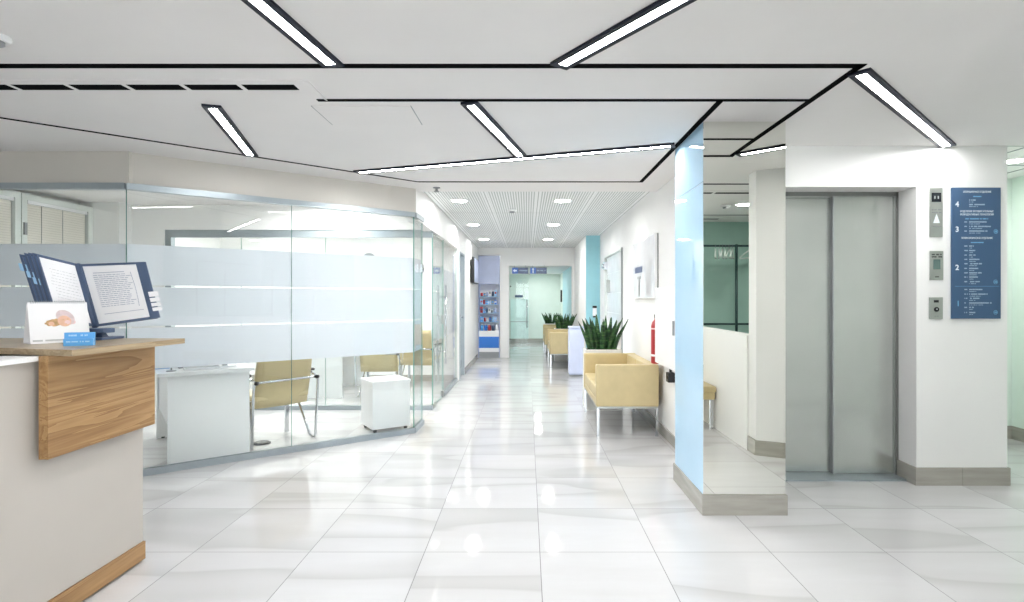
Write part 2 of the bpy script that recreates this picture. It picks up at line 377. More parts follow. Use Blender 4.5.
# ---- mirrored column
struct('wall_mirror_column', MB().box(1.083, 1.572, 3.406, 4.05, 0, ZC), M['wall'])
col = struct('trim_1', MB().box(1.077, 1.578, 3.4, 3.406, 0.12, ZC), M['mirror'], label='tall mirror facing the lobby on the column')
struct('trim_2', MB().box(1.077, 1.083, 3.406, 3.80, 0.12, 2.03).box(1.077, 1.083, 3.406, 3.80, 2.036, ZC).box(1.077, 1.083, 3.80, 4.05, 0.12, 2.03).box(1.077,1.083,3.80,4.05,2.036,ZC), M['blueglass'])
struct('trim_3', MB().box(1.572, 1.578, 3.406, 4.05, 0.12, ZC), M['wall'])
struct('baseboard_mirror', MB().box(1.066, 1.586, 3.388, 3.40, 0, 0.122).box(1.066, 1.077, 3.40, 4.06, 0, 0.122).box(1.578, 1.586, 3.40, 3.93, 0, 0.122), M['base'])

# ------------------------------------------------------------------ glazed office fronts
FZ = [(0.79, 1.10), (1.113, 1.405), (1.418, 1.722)]        # frosted bands with clear stripes between
RAILZ = 2.12
def pane(mb, a, b, z0, z1, th=0.012):
    """glass pane with green cut edges"""
    a = Vector(a); b = Vector(b); d = (b-a).normalized(); n = Vector((-d.y, d.x))*th/2
    P = [(a-n), (b-n), (b+n), (a+n)]
    vs = [(p.x,p.y,z) for z in (z0,z1) for p in P]
    mb.faces(vs, [(0,1,5,4),(2,3,7,6)], 0, False); mb.faces(vs, [(1,2,6,5),(3,0,4,7),(4,5,6,7),(0,3,2,1)], 1, False)
    return mb
def glazed(name, pts, joints, soff=True, frost=True, z0=0.05, z1=RAILZ+0.01, inner=1, ztop=ZC):
    a, b = Vector(pts[0]), Vector(pts[1]); d = (b-a).normalized()
    base = struct(name, MB().bar(a, b, 0.05, 0, 0.05), M['alu'])
    MB().bar(a, b, 0.06, RAILZ, RAILZ+0.045).build('top_rail', M['alu'], base)
    ts = [0] + joints + [(b-a).length]
    for t0, t1 in zip(ts[:-1], ts[1:]):
        q0 = a + d*(t0+0.0015); q1 = a + d*(t1-0.0015)
        pane(MB(), q0, q1, z0, z1).build('glass_pane', [M['glass'], M['glassedge']], base)
        if frost:
            f = MB()
            for (u, v) in FZ: f.bar(q0, q1, 0.0012, u, v, off=0.009*inner)
            f.build('frosted_film', M['frost'], base)
    return base
glazed('wall_glass_front', (L, C), [LEN*0.502])
glazed('wall_glass_left', ((-5.2, 4.09), L), [1.2])
glazed('wall_glass_return', (C, (C.x+0.01, 5.86)), [])
pt = glazed('wall_glass_divider', ((-4.24, 6.61), (XL-0.02, 6.61)), [0.85, 1.85], frost=False)
MB().box(-4.27, -4.20, 6.57, 6.65, 0, 2.17).build('end_post', M['alu'], pt)
MB().box(-4.2, XL-0.02, 6.565, 6.60, 2.04, 2.12).build('head_rail', M['alu'], pt)
glazed('wall_glass_corridor', ((XL-0.04, 7.52), (XL-0.04, 8.92)), [])
def soffit(a, b, name):
    struct(name, MB().bar(a, b, 0.10, RAILZ+0.045, ZC, off=0.045), M['soffit'])
soffit(L - Vector((0.03,0.0)), C + U*0.02, 'wall_soffit_front'); soffit((-5.2, 4.09), L + Vector((0.02,0)), 'wall_soffit_left')
# chrome patch on the return pane, built in place of a reflection
t = thing('reflection_patch', 'small chrome patch lock standing in for a reflection on the narrow glass pane at the office corner', 'fitting', (-1.09, 5.74, 1.63))
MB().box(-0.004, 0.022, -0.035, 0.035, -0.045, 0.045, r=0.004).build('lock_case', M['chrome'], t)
MB().cyl((0.022,0,0.0),(0.034,0,0.0),0.014).build('reflection_disc', M['steelplate'], t)
# glass door leaf of the second office
dr = struct('door_2', pane(MB(), (XL-0.04, 6.68), (XL-0.04, 7.50), 0.012, 2.09), [M['glass'], M['glassedge']])
f = MB()
for u, v in FZ: f.bar((XL-0.04, 6.69), (XL-0.04, 7.49), 0.0012, u, v, off=0.009)
f.build('frosted_film', M['frost'], dr)
for sx in (1, -1):
    h = MB().tube([(XL-0.04+sx*0.055, 7.40, 0.46), (XL-0.04+sx*0.055, 7.40, 1.50)], 0.013)
    for z in (0.62, 1.34): h.cyl((XL-0.04+sx*0.006, 7.40, z), (XL-0.04+sx*0.055, 7.40, z), 0.008)
    h.build('pull_handle', M['chrome'], dr)
MB().box(XL-0.06, XL-0.02, 6.68, 6.86, 0.0, 0.05).build('floor_hinge', M['steelplate'], dr)
MB().box(XL-0.06, XL-0.02, 6.68, 6.86, 2.05, 2.10).build('head_hinge', M['steelplate'], dr)
MB().box(XL-0.06, XL-0.02, 7.43, 7.50, 0.0, 0.09).build('floor_lock', M['grey'], dr)
MB().box(XL-0.055, XL-0.025, 7.36, 7.47, 0.98, 1.10).build('lock_case', M['steelplate'], dr)
# third door, left wall of the corridor
d3 = struct('door_3', MB().box(XL-0.09, XL-0.05, 9.06, 9.62, 0.01, 2.05), M['gloss'])
MB().box(XL-0.1, XL+0.012, 9.02, 9.06, 0, 2.08).box(XL-0.1, XL+0.012, 9.62, 9.66, 0, 2.08).box(XL-0.1, XL+0.012, 9.06, 9.62, 2.05, 2.08).build('door_frame', M['alu'], d3)
for z in (0.25, 1.0, 1.8): MB().box(XL-0.05, XL+0.02, 9.075, 9.11, z-0.06, z+0.06).build('hinge', M['chrome'], d3)
MB().tube([(XL-0.05, 9.56, 1.0), (XL+0.0, 9.56, 1.0), (XL+0.0, 9.44, 1.0)], 0.011).build('lever_handle', M['chrome'], d3)
# right corridor door: frosted white sliding leaf with clear stripes
d4 = struct('door_4', MB().box(XR+0.03, XR+0.045, 7.66, 9.32, 0.01, 0.78).box(XR+0.03, XR+0.045, 7.66, 9.32, 0.79, 1.09).box(XR+0.03, XR+0.045, 7.66, 9.32, 1.10, 1.40).box(XR+0.03, XR+0.045, 7.66, 9.32, 1.41, 1.72).box(XR+0.03, XR+0.045, 7.66, 9.32, 1.73, 2.0), M['gloss'])
MB().box(XR-0.02, XR+0.07, 7.62, 7.66, 0, 2.02).build('door_jamb', M['grey'], d4)
MB().box(XR-0.012, XR+0.07, 9.32, 9.36, 0, 2.02).box(XR-0.012, XR+0.07, 7.66, 9.32, 2.0, 2.02).build('door_frame', M['frame'], d4)
MB().box(XR+0.046, XR+0.05, 7.66, 9.32, 0.01, 2.0).build('backing_panel', M['ltgrey'], d4)
MB().box(XR-0.02, XR+0.03, 9.0, 9.06, 1.42, 1.62).build('lock_case', M['steelplate'], d4)
MB().box(XR-0.03, XR+0.03, 9.24, 9.32, 1.80, 1.93).cyl((XR-0.03,9.28,1.86),(XR-0.06,9.28,1.86),0.04).build('hinge', M['chrome'], d4)

# ------------------------------------------------------------------ office windows
def window(n, y0, y1, cords):
    w = struct('window_%d' % n, MB().box(-5.06, -4.96, y0, y0+0.06, 0.9, 2.36).box(-5.06, -4.96, y1-0.06, y1, 0.9, 2.36).box(-5.06, -4.96, y0+0.06, y1-0.06, 0.9, 0.96).box(-5.06, -4.96, y0+0.06, y1-0.06, 2.30, 2.36), M['frame'])
    MB().box(-5.03, -5.02, y0+0.06, y1-0.06, 0.96, 2.30).build('glass_pane', [M['glass']], w)
    b = MB().box(-5.0, -4.988, y0+0.075, y1-0.075, 1.0, 2.27).build('blind', M['blind'], w)
    MB().box(-5.0, -4.965, y0+0.07, y1-0.07, 2.265, 2.30).build('blind_head_rail', M['white'], w)
    c = MB()
    for y in cords: c.cyl((-4.984, y, 1.0), (-4.984, y, 2.27), 0.0025, seg=6)
    c.build('blind_cord', M['grey'], w)
    MB().box(-4.96, -4.945, y0+0.015, y0+0.045, 1.95, 2.07).build('hinge', M['grey'], w)
window(1, 4.24, 5.46, [4.6, 5.1]); window(2, 5.47, 6.36, [5.72, 5.98])
struct('trim_50', MB().box(-5.06, -4.60, 4.2, 6.36, 0.9, 0.93), M['white'])
struct('wall_exterior', MB().box(-5.3, -5.12, 4.03, 6.36, 0.9, 2.36), M['grey'])

# ------------------------------------------------------------------ elevator
e = struct('door_1', MB().box(2.285, 2.735, 4.15, 4.18, 0.015, 2.08), M['steel'])
MB().box(1.80, 2.295, 4.19, 4.22, 0.015, 2.08).build('door_leaf', M['steel'], e)
MB().box(2.735, 2.755, 4.13, 4.28, 0.01, 2.09).box(1.80, 2.755, 4.13, 4.28, 2.08, 2.11).box(1.785,1.80,4.13,4.28,0.01,2.09).build('door_frame', M['steelframe'], e)
MB().box(2.278, 2.285, 4.15, 4.19, 0.015, 2.08).build('leaf_edge', M['grey'], e)
MB().box(1.8, 2.755, 4.02, 4.28, 0.0, 0.012).build('door_sill', M['alu'], e)
MB().box(1.8, 2.755, 4.24, 4.26, 0.012, 2.11).build('shaft_panel', M['black'], e)

def text(body, size, mat, name, parent, loc, align='LEFT', sx=1.0, bold=0.0, rot=(PI/2,0,0)):
    cu = bpy.data.curves.new('tmp', 'FONT'); cu.body = body; cu.size = size; cu.align_x = align; cu.extrude = 0.0004; cu.offset = bold
    ob = bpy.data.objects.new('tmp', cu); COL.objects.link(ob)
    bpy.context.view_layer.update()
    dg = bpy.context.evaluated_depsgraph_get()
    me = bpy.data.meshes.new_from_object(ob.evaluated_get(dg))
    bpy.data.objects.remove(ob); bpy.data.curves.remove(cu)
    me.name = name; me.materials.clear(); me.materials.append(mat)
    o = bpy.data.objects.new(name, me); COL.objects.link(o); o.parent = parent; o.location = loc; o.rotation_euler = rot; o.scale = (sx,1,1)
    return o
def scribble(mb, x, z, w, h, y, seed):
    """a row of tiny glyph-like blocks, too small in the photo to read"""
    r = random.Random(seed); p = x
    while p < x + w:
        g = h*(0.45 + 0.45*r.random())
        if r.random() > 0.12: mb.box(p, p+g*0.82, y-0.0006, y, z - h*0.5*(0.75+0.25*r.random()), z + h*0.5*(0.8+0.2*r.random()))
        p += g
    return mb

# directory board
bx0, bx1, bz0, bz1 = 2.996, 3.339, 1.178, 2.102
t = thing('directory_board', 'tall slate blue floor directory with numbers 4 to 1 on the white wall', 'sign', ((bx0+bx1)/2, EY, bz0))
MB().box(-0.1715, 0.1715, -0.016, 0, 0, 0.924, r=0.002).build('board', M['board'], t)
Yf = -0.0165
def bpx(x): return (x - 974.75)*EY/557          # photo px on the board -> local x
def bpz(y): return 0.924 - (y - 188)*EY/557
for s_, y in (('4', 206.5), ('3', 231.5), ('2', 269.5)):
    text(s_, 0.052, M['signwhite'], 'floor_number', t, (bpx(953.5), Yf, bpz(y)-0.004), bold=0.0012)
text('1', 0.052, M['signblue'], 'floor_number', t, (bpx(954.5), Yf, bpz(311-5)), bold=0.001)
for s_, xc, y, w in (('ОПЕРАЦИОННОЕ ОТДЕЛЕНИЕ', 975.3, 193.2, 28), ('ОТДЕЛЕНИЕ ВСПОМОГАТЕЛЬНЫХ', 975, 212.6, 33), ('РЕПРОДУКТИВНЫХ ТЕХНОЛОГИЙ', 975, 215.8, 33), ('ПОЛИКЛИНИЧЕСКОЕ ОТДЕЛЕНИЕ', 975.2, 239.2, 31)):
    o = text(s_, 0.0185, M['signwhite'], 'heading', t, (bpx(xc), Yf, bpz(y)), 'CENTER')
    o.scale.x = w*EY/557 / max(o.dimensions.x, 0.01)
for x0, w, y in ((971.2, 7.5, 197), (963.5, 22, 219.2), (969, 12, 242.8)): scribble(MB(), bpx(x0), bpz(y), w*EY/557, 0.009, Yf, y).build('subheading', M['signblue'], t)
MB().box(bpx(953), bpx(997), Yf-0.0005, Yf+0.0004, bpz(286.4)-0.0008, bpz(286.4)+0.0008).build('rule', M['signblue'], t)
R1 = [(200.5, 7), (205, 15)]; R2 = [(222.3, 17), (226.8, 21), (231.4, 18)]
R3 = [(246.3, 4), (250.8, 6), (255.3, 6), (259.6, 10), (263.9, 13), (268.6, 9), (273, 12), (277.2, 8), (281.8, 11)]
R4 = [(289.6, 13), (294.2, 18), (298.4, 10), (303, 22), (307.4, 5), (312.5, 6)]
for rr in (R1, R2, R3, R4):
    for i, (y, w) in enumerate(rr):
        rows = MB()
        scribble(rows, bpx(967.3), bpz(y), w*EY/557, 0.010, Yf, y); scribble(rows, bpx(967.3), bpz(y+2.0), w*0.6*EY/557, 0.005, Yf, y+1)
        rows.build('room_name', M['signdim'], t)
        if rr is not R1: scribble(MB(), bpx(962.5), bpz(y), 2.6*EY/557, 0.009, Yf, y+3).build('room_number', M['signdim'], t)
for x, y in ((993.8, 231.8), (993.6, 282), (993.6, 312.3)):
    px, pz = bpx(x), bpz(y)
    pts = [(px+0.014*math.cos(a), Yf, pz+0.014*math.sin(a)) for a in [k*PI/8 for k in range(17)]]
    MB().tube(pts, 0.0014, 6).box(px-0.007, px-0.002, Yf-0.001, Yf, pz-0.007, pz+0.007).box(px+0.002, px+0.007, Yf-0.001, Yf, pz-0.007, pz+0.007).build('pictogram', M['signblue'], t)

# call panels
def panel(x0, x1, y0, y1, label):
    X0 = (x0-527)*EY/557; X1 = (x1-527)*EY/557; Z1 = 1.32+(298.5-y0)*EY/557; Z0 = 1.32+(298.5-y1)*EY/557
    t = thing('elevator_panel', label, 'elevator panel', ((X0+X1)/2, EY, Z0))
    w = X1-X0; h = Z1-Z0
    MB().box(-w/2, w/2, -0.008, 0, 0, h, r=0.002).build('face_plate', M['steelplate'], t)
    return t, w, h
t, w, h = panel(929.2, 942, 188, 237, 'tall steel elevator indicator panel with dark display and white up arrow')
MB().box(-0.033, 0.033, -0.0095, -0.007, h-0.10, h-0.035).build('display', M['screen'], t)
MB().faces([(-0.024,-0.0092,0.098),(0.024,-0.0092,0.098),(0.0,-0.0092,0.165)], [(0,1,2)], 0, False).build('up_arrow', M['signwhite'], t)
for z, g, k in ((h-0.155,0.011,1),(h-0.175,0.011,2),(0.075,0.006,3)): scribble(MB(), -0.033, z, 0.066, g, -0.0084, k).build('engraving', M['grey'], t)
seg = MB()
for q in (-0.012, 0.012): seg.box(q-0.004, q+0.004, -0.0099, -0.0094, h-0.078, h-0.058)
seg.build('display_digit', M['grey'], t)
t, w, h = panel(929.4, 942.6, 251, 280, 'steel elevator panel with grey-green screen below the arrow panel')
MB().box(-0.024, 0.024, -0.0095, -0.007, h-0.13, h-0.06).build('display', M['lcd'], t)
for k in range(2): scribble(MB(), -0.036, h-0.026-0.016*k, 0.072, 0.010, -0.0084, 10+k).build('engraving', M['plastic'], t)
scribble(MB(), -0.012, 0.022, 0.024, 0.008, -0.0084, 14).build('engraving', M['plastic'], t)
t, w, h = panel(928.6, 942.2, 297.3, 319, 'lowest steel elevator panel with black key switch and small slot')
MB().box(-0.017, 0.017, -0.0095, -0.007, h-0.037, h-0.020).build('slot', M['plastic'], t)
MB().cyl((0,-0.007,0.068),(0,-0.014,0.068),0.017).build('key_switch', M['plastic'], t)
MB().cyl((0,-0.013,0.070),(0,-0.0155,0.070),0.005).build('key_barrel', M['chrome'], t)
s_ = MB(); scribble(s_, -0.012, 0.02, 0.024, 0.007, -0.0084, 21); s_.build('engraving', M['grey'], t)

# ------------------------------------------------------------------ ceiling channels and lamps
ch = [((-5.2, 2.583), (1.565, 2.583), 0.042), ((-1.14, 3.03), (1.56, 3.03), 0.03), ((-3.6, 2.93), (-1.005, 5.15), 0.022), ((-1.005, 5.15), (1.066, 5.15), 0.03),
      ((1.055, 3.02), (1.055, 5.16), 0.034), ((1.545, 2.57), (1.545, 3.40), 0.036), ((0.4, 1.55), (4.3, 1.55), 0.03), ((2.05, -0.4), (4.3, -0.4), 0.02)]
for k, (a, b, w) in enumerate(ch):
    struct('trim_%d' % (10+k), MB().bar(a, b, w, ZC-0.004, ZC+0.004), M['black'])
def linear_lamp(a, b, label, w=0.098, glow=0.046, shift=0.0):
    a = Vector(a); b = Vector(b); c = (a+b)/2; d = b-a; ln = d.length; ang = math.atan2(d.y, d.x)
    t = thing('linear_ceiling_lamp', label, 'ceiling lamp', (c.x, c.y, ZC), ang, 'linear ceiling lamps')
    hw, hl, g = w/2, ln/2, glow/2
    MB().box(-hl, hl, -hw, shift-g, -0.014, 0.002).box(-hl, hl, shift+g, hw, -0.014, 0.002).box(-hl, -hl+0.03, shift-g, shift+g, -0.014, 0.002).box(hl-0.03, hl, shift-g, shift+g, -0.014, 0.002).build('housing', M['lampframe'], t)
    MB().box(-hl+0.03, hl-0.03, shift-g, shift+g, -0.011, 0.0).build('diffuser', M['tubeglow'], t)
    return t
linear_lamp((-1.154, 0.70), (-0.892, 2.575), 'long linear lamp above the reception, before the black channel by the air vent')
linear_lamp((0.145, 2.575), (1.22, 1.02), 'long linear lamp nearest the viewer, meeting the black channel before the corridor')
linear_lamp((1.572, 2.638), (2.965, 3.925), 'linear lamp ending at the wall above the elevator')
linear_lamp((-1.758, 3.10), (-2.075, 4.19), 'short linear lamp beyond the slot air vent, toward the glass office')
linear_lamp((-0.318, 3.05), (-0.045, 4.22), 'short linear lamp at ceiling centre meeting the long flat one')
linear_lamp((-1.45, 4.74), (1.035, 3.90), 'longest linear lamp lying almost level before the corridor')
linear_lamp((3.62, 2.8), (4.0, 3.15), 'unseen linear lamp added to brighten the lobby corner beside the side passage')  # extra lamp out of view, added to lift the right side
def downlight(x, y, z, label, group, r=0.085, glow='spotglow'):
    t = thing('downlight', label, 'ceiling lamp', (x, y, z), 0, group)
    MB().lathe([(r+0.022, 0.004), (r+0.022, -0.006), (r+0.004, -0.010), (r, -0.006), (r, 0.002)]).build('trim_ring', M['white'], t)
    MB().lathe([(r, 0.0), (r, -0.004)]).build('diffuser', M[glow], t)
    return t
for x, y, l in ((-0.78, 6.42, 'round downlight at corridor ceiling left, nearest of its row'), (0.41, 6.42, 'round downlight at corridor ceiling right, nearest of its row'),
                (-0.82, 8.5, 'second downlight in the left row of the corridor'), (0.40, 8.5, 'second downlight in the right row of the corridor'),
                (-0.82, 10.6, 'farthest downlight in the left row of the corridor'), (0.40, 10.6, 'farthest downlight in the right row of the corridor')):
    downlight(x, y, ZK, l, 'corridor downlights')
downlight(3.99, 4.56, ZK, 'round downlight over the side passage right of the directory board', 'passage downlights', 0.075)
downlight(2.49, 0.43, ZC, 'round downlight seen in the mirror over the cloakroom', 'cloakroom downlights', 0.09, 'recessglow')
for x, y in ((-3.7, 5.2), (-2.3, 6.0), (-3.3, 4.75), (-4.1, 4.6), (-3.7, 7.7), (-2.0, 7.6)):  # the pair nearest the front glass is added to brighten the office
    downlight(x, y, ZC+0.02, 'round downlight in the glazed office ceiling, from a set partly added for brightness', 'office downlights', 0.085, 'officeglow')
downlight(0.3, 14.3, 2.05, 'round downlight in the recess at the corridor end', 'recess downlights', 0.085, 'recessglow')
downlight(0.3, 15.8, 2.05, 'second round downlight added to brighten the recess at the corridor end', 'recess downlights', 0.085, 'recessglow')  # extra downlight added to lift the recess brightness

# air vents
def vent(x0, y, n, label, pitch=0.2895, slot=0.264, end=True):
    t = thing('slot_air_vent', label, 'air vent', (x0, y, ZC))
    ln = n*pitch + 0.06
    MB().box(-ln, 0.02, -0.085, -0.03, -0.007, 0.0).box(-ln, 0.02, 0.03, 0.10, -0.007, 0.0).box(-0.035, 0.02, -0.03, 0.03, -0.007, 0).build('housing', M['ceil'], t)
    if end: MB().prism([(0.02,-0.085),(0.05,-0.06),(0.05,0.20),(0.02,0.10)], -0.007, 0).build('end_piece', M['ceil'], t)
    for k in range(n):
        MB().box(-0.035-slot-k*pitch, -0.035-k*pitch, -0.036, 0.036, -0.0075, -0.0).build('slot', M['black'], t)
        if k < n: MB().box(-0.035-(k+1)*pitch, -0.035-slot-k*pitch, -0.03, 0.03, -0.007, 0).build('spacer', M['ceil'], t)
    return t
vent(-1.135, 2.83, 12, 'long white slot air vent with black openings above the reception counter')
vent(3.60, 1.13, 5, 'slot air vent over the cloakroom front, seen in the mirror', 0.42, 0.39, False)
vent(2.62, -0.72, 2, 'short slot air vent at the cloakroom back, seen in the mirror', 0.42, 0.39, False)
# access hatch outline
t = thing('ceiling_hatch', 'square access hatch outlined in the ceiling left of centre', 'hatch', (-0.93, 3.29, ZC))
MB().box(-0.275, 0.275, -0.165, 0.165, -0.003, 0.0).build('panel', M['ceil'], t)
for s_ in (-1, 1): MB().box(s_*0.2785-0.0025, s_*0.2785+0.0025, -0.17, 0.17, -0.002, 0.0).build('gap', M['grey'], t)
# detectors
def detector(x, y, z, label, name='smoke_detector'):
    t = thing(name, label, 'detector', (x, y, z))
    MB().lathe([(0.055, 0), (0.055, -0.012), (0.045, -0.022)]).build('base', M['white'], t)
    MB().lathe([(0.034, -0.020), (0.034, -0.034), (0.02, -0.042)]).build('sensor', M['grey'], t)
detector(-0.19, 7.1, ZK, 'white smoke detector on the slatted corridor ceiling')
detector(2.30, 0.35, ZC, 'white smoke detector seen in the mirror over the cloakroom')
detector(-2.19, 2.29, ZC, 'smoke detector on the lobby ceiling over the reception, before the air vent')
t = thing('sprinkler_head', 'small grey sprinkler head at the ceiling edge before the corridor', 'sprinkler', (-0.88, 5.42, ZC))
MB().lathe([(0.035, 0), (0.035, -0.006), (0.012, -0.010), (0.012, -0.03)]).build('escutcheon', M['grey'], t)
MB().lathe([(0.012, -0.03), (0.028, -0.04), (0.028, -0.044)]).build('deflector', M['grey'], t)

# ------------------------------------------------------------------ reception counter
t = thing('reception_counter', 'off-white reception counter with golden oak panel at the left', 'counter', (-1.93, 2.8, 0))
MB().box(-0.5, 0, -2.2, 0, 0.10, 1.075, r=0.002).build('body', M['counter'], t)
MB().box(-0.49, 0.008, -2.2, 0.006, 0.012, 0.10).build('plinth', M['oak'], t)
MB().box(-0.44, -0.04, -2.15, -0.03, 0.0, 0.012).build('shade_strip', M['black'], t)  # black strip standing in for the shade in the gap under the plinth
MB().box(-0.55, 0.02, -2.22, -0.6, 1.075, 1.093).build('worktop', M['white'], t)
MB().box(0.022, 0.06, -0.625, 0.0, 0.69, 1.095, r=0.0015).build('front_panel', M['oak'], t)
MB().box(0.0, 0.022, -0.56, -0.06, 0.80, 1.09).build('batten', M['black'], t)
MB().prism([(0.163,-0.637),(0.21,0.0),(-0.9,0.02),(-0.9,-0.36)], 1.095, 1.12).build('shelf', M['oaktop'], t)
MB().box(-0.9, -0.5, -0.35, 0.0, 0.0, 1.095).build('return_body', M['counter'], t)
ZS = 1.12

# tent calendar
def pt3(x, y, Y): return Vector(((x-527)*Y/557, Y, 1.32+(298.5-y)*Y/557))
a = Vector((-2.165, 2.427, ZS)); b = a + Vector((math.cos(math.radians(55)), math.sin(math.radians(55)), 0))*0.215
dx = (b-a); dx.z = 0; wd = dx.length; ang = math.atan2(dx.y, dx.x)
t = thing('desk_calendar', 'white tent calendar with a sleeping baby picture on the oak shelf', 'calendar', (a.x+dx.x/2, a.y+dx.y/2, ZS), ang)
hw = wd/2
MB().slab([(-hw,0,0.0),(hw,0,0.0),(hw,0.045,0.182),(-hw,0.045,0.182)], 0.003).build('front_page', M['paper'], t)
MB().slab([(-hw,0.10,0.0),(hw,0.10,0.0),(hw,0.048,0.182),(-hw,0.048,0.182)], -0.003).build('back_board', M['paper'], t)
MB().box(-hw, hw, 0.0, 0.10, 0.0, 0.002).build('base_card', M['paper'], t)
r_ = MB()
for k in range(26):
    x = -hw+0.012 + k*(wd-0.024)/25
    r_.tube([(x,0.046+0.007*math.cos(q),0.182+0.007*math.sin(q)) for q in [j*PI/5 for j in range(11)]], 0.0011, 5)
r_.build('ring_binding', M['alu'], t)
def on_page(u, v, d=0.0):
    d += 0.0032
    return Vector((-hw+u*wd, 0.045*v - 0.0006 - d*0.97, 0.182*v + d*0.24))
def blob(us, vs, du, dv, d, rot=0, n=28, wob=0.0):
    r = random.Random(us*100)
    vsx = [on_page(us, vs, d)]
    for k in range(n):
        a_ = 2*PI*k/n; q = 1 + wob*(r.random()-0.5)
        x = du*math.cos(a_)*q; y = dv*math.sin(a_)*q
        vsx.append(on_page(us + x*math.cos(rot)-y*math.sin(rot), vs + x*math.sin(rot)+y*math.cos(rot), d))
    return vsx, [(0, 1+k, 1+(k+1)%n) for k in range(n)]
m_ = MB(); m_.faces(*blob(0.42, 0.50, 0.17, 0.09, 0.0002, 0.1, wob=0.25), mi=0); m_.faces(*blob(0.60, 0.62, 0.14, 0.20, 0.0006, 0.5), mi=2); m_.faces(*blob(0.58, 0.53, 0.115, 0.135, 0.0010, 0.2), mi=1)
m_.faces(*blob(0.36, 0.47, 0.05, 0.05, 0.0008), mi=1); m_.faces(*blob(0.72, 0.50, 0.05, 0.05, 0.0004), mi=3)
m_.faces(*blob(0.63, 0.50, 0.05, 0.05, 0.0013), mi=3)
for u_, v_, l_ in ((0.56, 0.56, 0.018), (0.635, 0.575, 0.018), (0.60, 0.46, 0.016)): m_.faces(*blob(u_, v_, l_, 0.007, 0.0016), mi=0)
m_.build('baby_picture', [M['fur'], M['skin'], M['hat'], M['pink']], t)
m_ = MB()
for u0, u1, v in ((0.04, 0.2, 0.07), (0.24, 0.6, 0.07)): m_.slab([on_page(u0,v-0.02), on_page(u1,v-0.02), on_page(u1,v+0.02), on_page(u0,v+0.02)], -0.0004)
m_.build('print', M['ltgrey'], t)

# blue card box
a = pt3(63, 345.2, 2.33); b = pt3(93, 343.6, 2.37); dx = b-a; dx.z = 0; wd = dx.length
t = thing('card_box', 'small blue card holder in front of the baby calendar', 'card holder', (a.x+dx.x/2, a.y+dx.y/2, ZS), math.atan2(dx.y, dx.x))
MB().box(-wd/2, wd/2, 0.0, 0.035, 0, 0.03, r=0.001).box(-wd/2, wd/2, 0.012, 0.035, 0.03, 0.056, r=0.001).build('holder', M['sky'], t)
s_ = MB()
for k, (x, w) in enumerate(((-0.35, 0.25), (0.05, 0.3))): scribble(s_, wd*x, 0.044, wd*w, 0.008, 0.012, k)
scribble(s_, -wd*0.4, 0.018, wd*0.75, 0.006, 0.0, 9)
s_.build('print', M['skylt'], t)

# flip file display
STop = pt3(77.5, 264.5, 2.79); SBot = pt3(95.5, 327, 2.71)
t = thing('flip_file_display', 'navy desk document display with open clear pockets on the oak shelf', 'document display', (pt3(100, 339, 2.72).x, 2.72, ZS))
O = Vector(t.location)
def leafq(outT, outB, a0=0.0): return [SBot - O, outB - O, outT - O, STop - O]
def sub_q(q, u0, u1, v0, v1, lift):
    q = [Vector(p) for p in q]
    P = lambda u, v: (q[0]*(1-u)+q[1]*u)*(1-v) + (q[3]*(1-u)+q[2]*u)*v
    n = (q[1]-q[0]).cross(q[3]-q[0]).normalized()
    if n.y > 0: n = -n
    return [P(u0,v0)+n*lift, P(u1,v0)+n*lift, P(u1,v1)+n*lift, P(u0,v1)+n*lift]
def display_leaf(outT, outB, page=True, tabs=(), seed=0, side=1, tabcol=None):
    q = leafq(outT, outB); fr = MB()
    for (u0,u1,v0,v1) in ((0,1,0,0.035),(0,1,0.965,1),(0,0.07,0.035,0.965),(0.86 if side>0 else 0.955,1,0.035,0.965)): fr.slab(sub_q(q,u0,u1,v0,v1,0), 0.005*side)
    lf = fr.build('pocket', M['navy'], t)
    if page: 
        u1 = 0.86 if side > 0 else 0.955
        MB().slab(sub_q(q,0.07,u1,0.035,0.965,-0.001), 0.002*side).build('sheet', M['paper'], lf)
        pr = MB(); r = random.Random(seed)
        if side > 0:
            for k in range(17):
                v = 0.80 - k*0.032; u = 0.19
                while u < 0.70 - 0.05*r.random():
                    w = 0.03+0.06*r.random(); pr.slab(sub_q(q,u,min(u+w,0.74),v,v+0.009,0.0035), 0.0003); u += w+0.012
            for k in range(12): pr.slab(sub_q(q,0.745+0.012*math.sin(k/11*PI),0.753+0.012*math.sin(k/11*PI),0.24+k*0.05,0.285+k*0.05,0.0035), 0.0003)
            pr.slab(sub_q(q,0.2,0.8,0.17,0.178,0.0035),0.0003); pr.slab(sub_q(q,0.2,0.66,0.84,0.85,0.0035),0.0003)
        else:
            for k in range(11):
                v = 0.80 - k*0.05; u = 0.16
                while u < 0.78:
                    w = 0.02+0.07*r.random(); pr.slab(sub_q(q,u,min(u+w,0.84),v,v+0.006,0.0035), 0.0003); u += w+0.03
        pr.build('print', M['ink' if side > 0 else 'ltgrey'], lf)
    if not page: MB().slab(sub_q(q,0.07,0.955,0.035,0.965,-0.001), 0.002*side).build('pocket_film', M['navyfilm'], lf)
    for (v0, v1) in tabs: MB().slab(sub_q(q,0.93,1.07,v0,v1,0.004), 0.002).build('index_tab', M['skylt'] if tabcol is None else tabcol, lf)
    return lf
# right leaf set (front sheet + two behind)
display_leaf(pt3(146, 262, 2.71), pt3(160.5, 317.5, 2.65), True, ((0.12,0.18),(0.20,0.26),(0.28,0.35),(0.37,0.46)), 3, 1, M['paper'])
display_leaf(pt3(142, 263, 2.75), pt3(158, 318.5, 2.69), False, (), 4, 1, M['paper'])
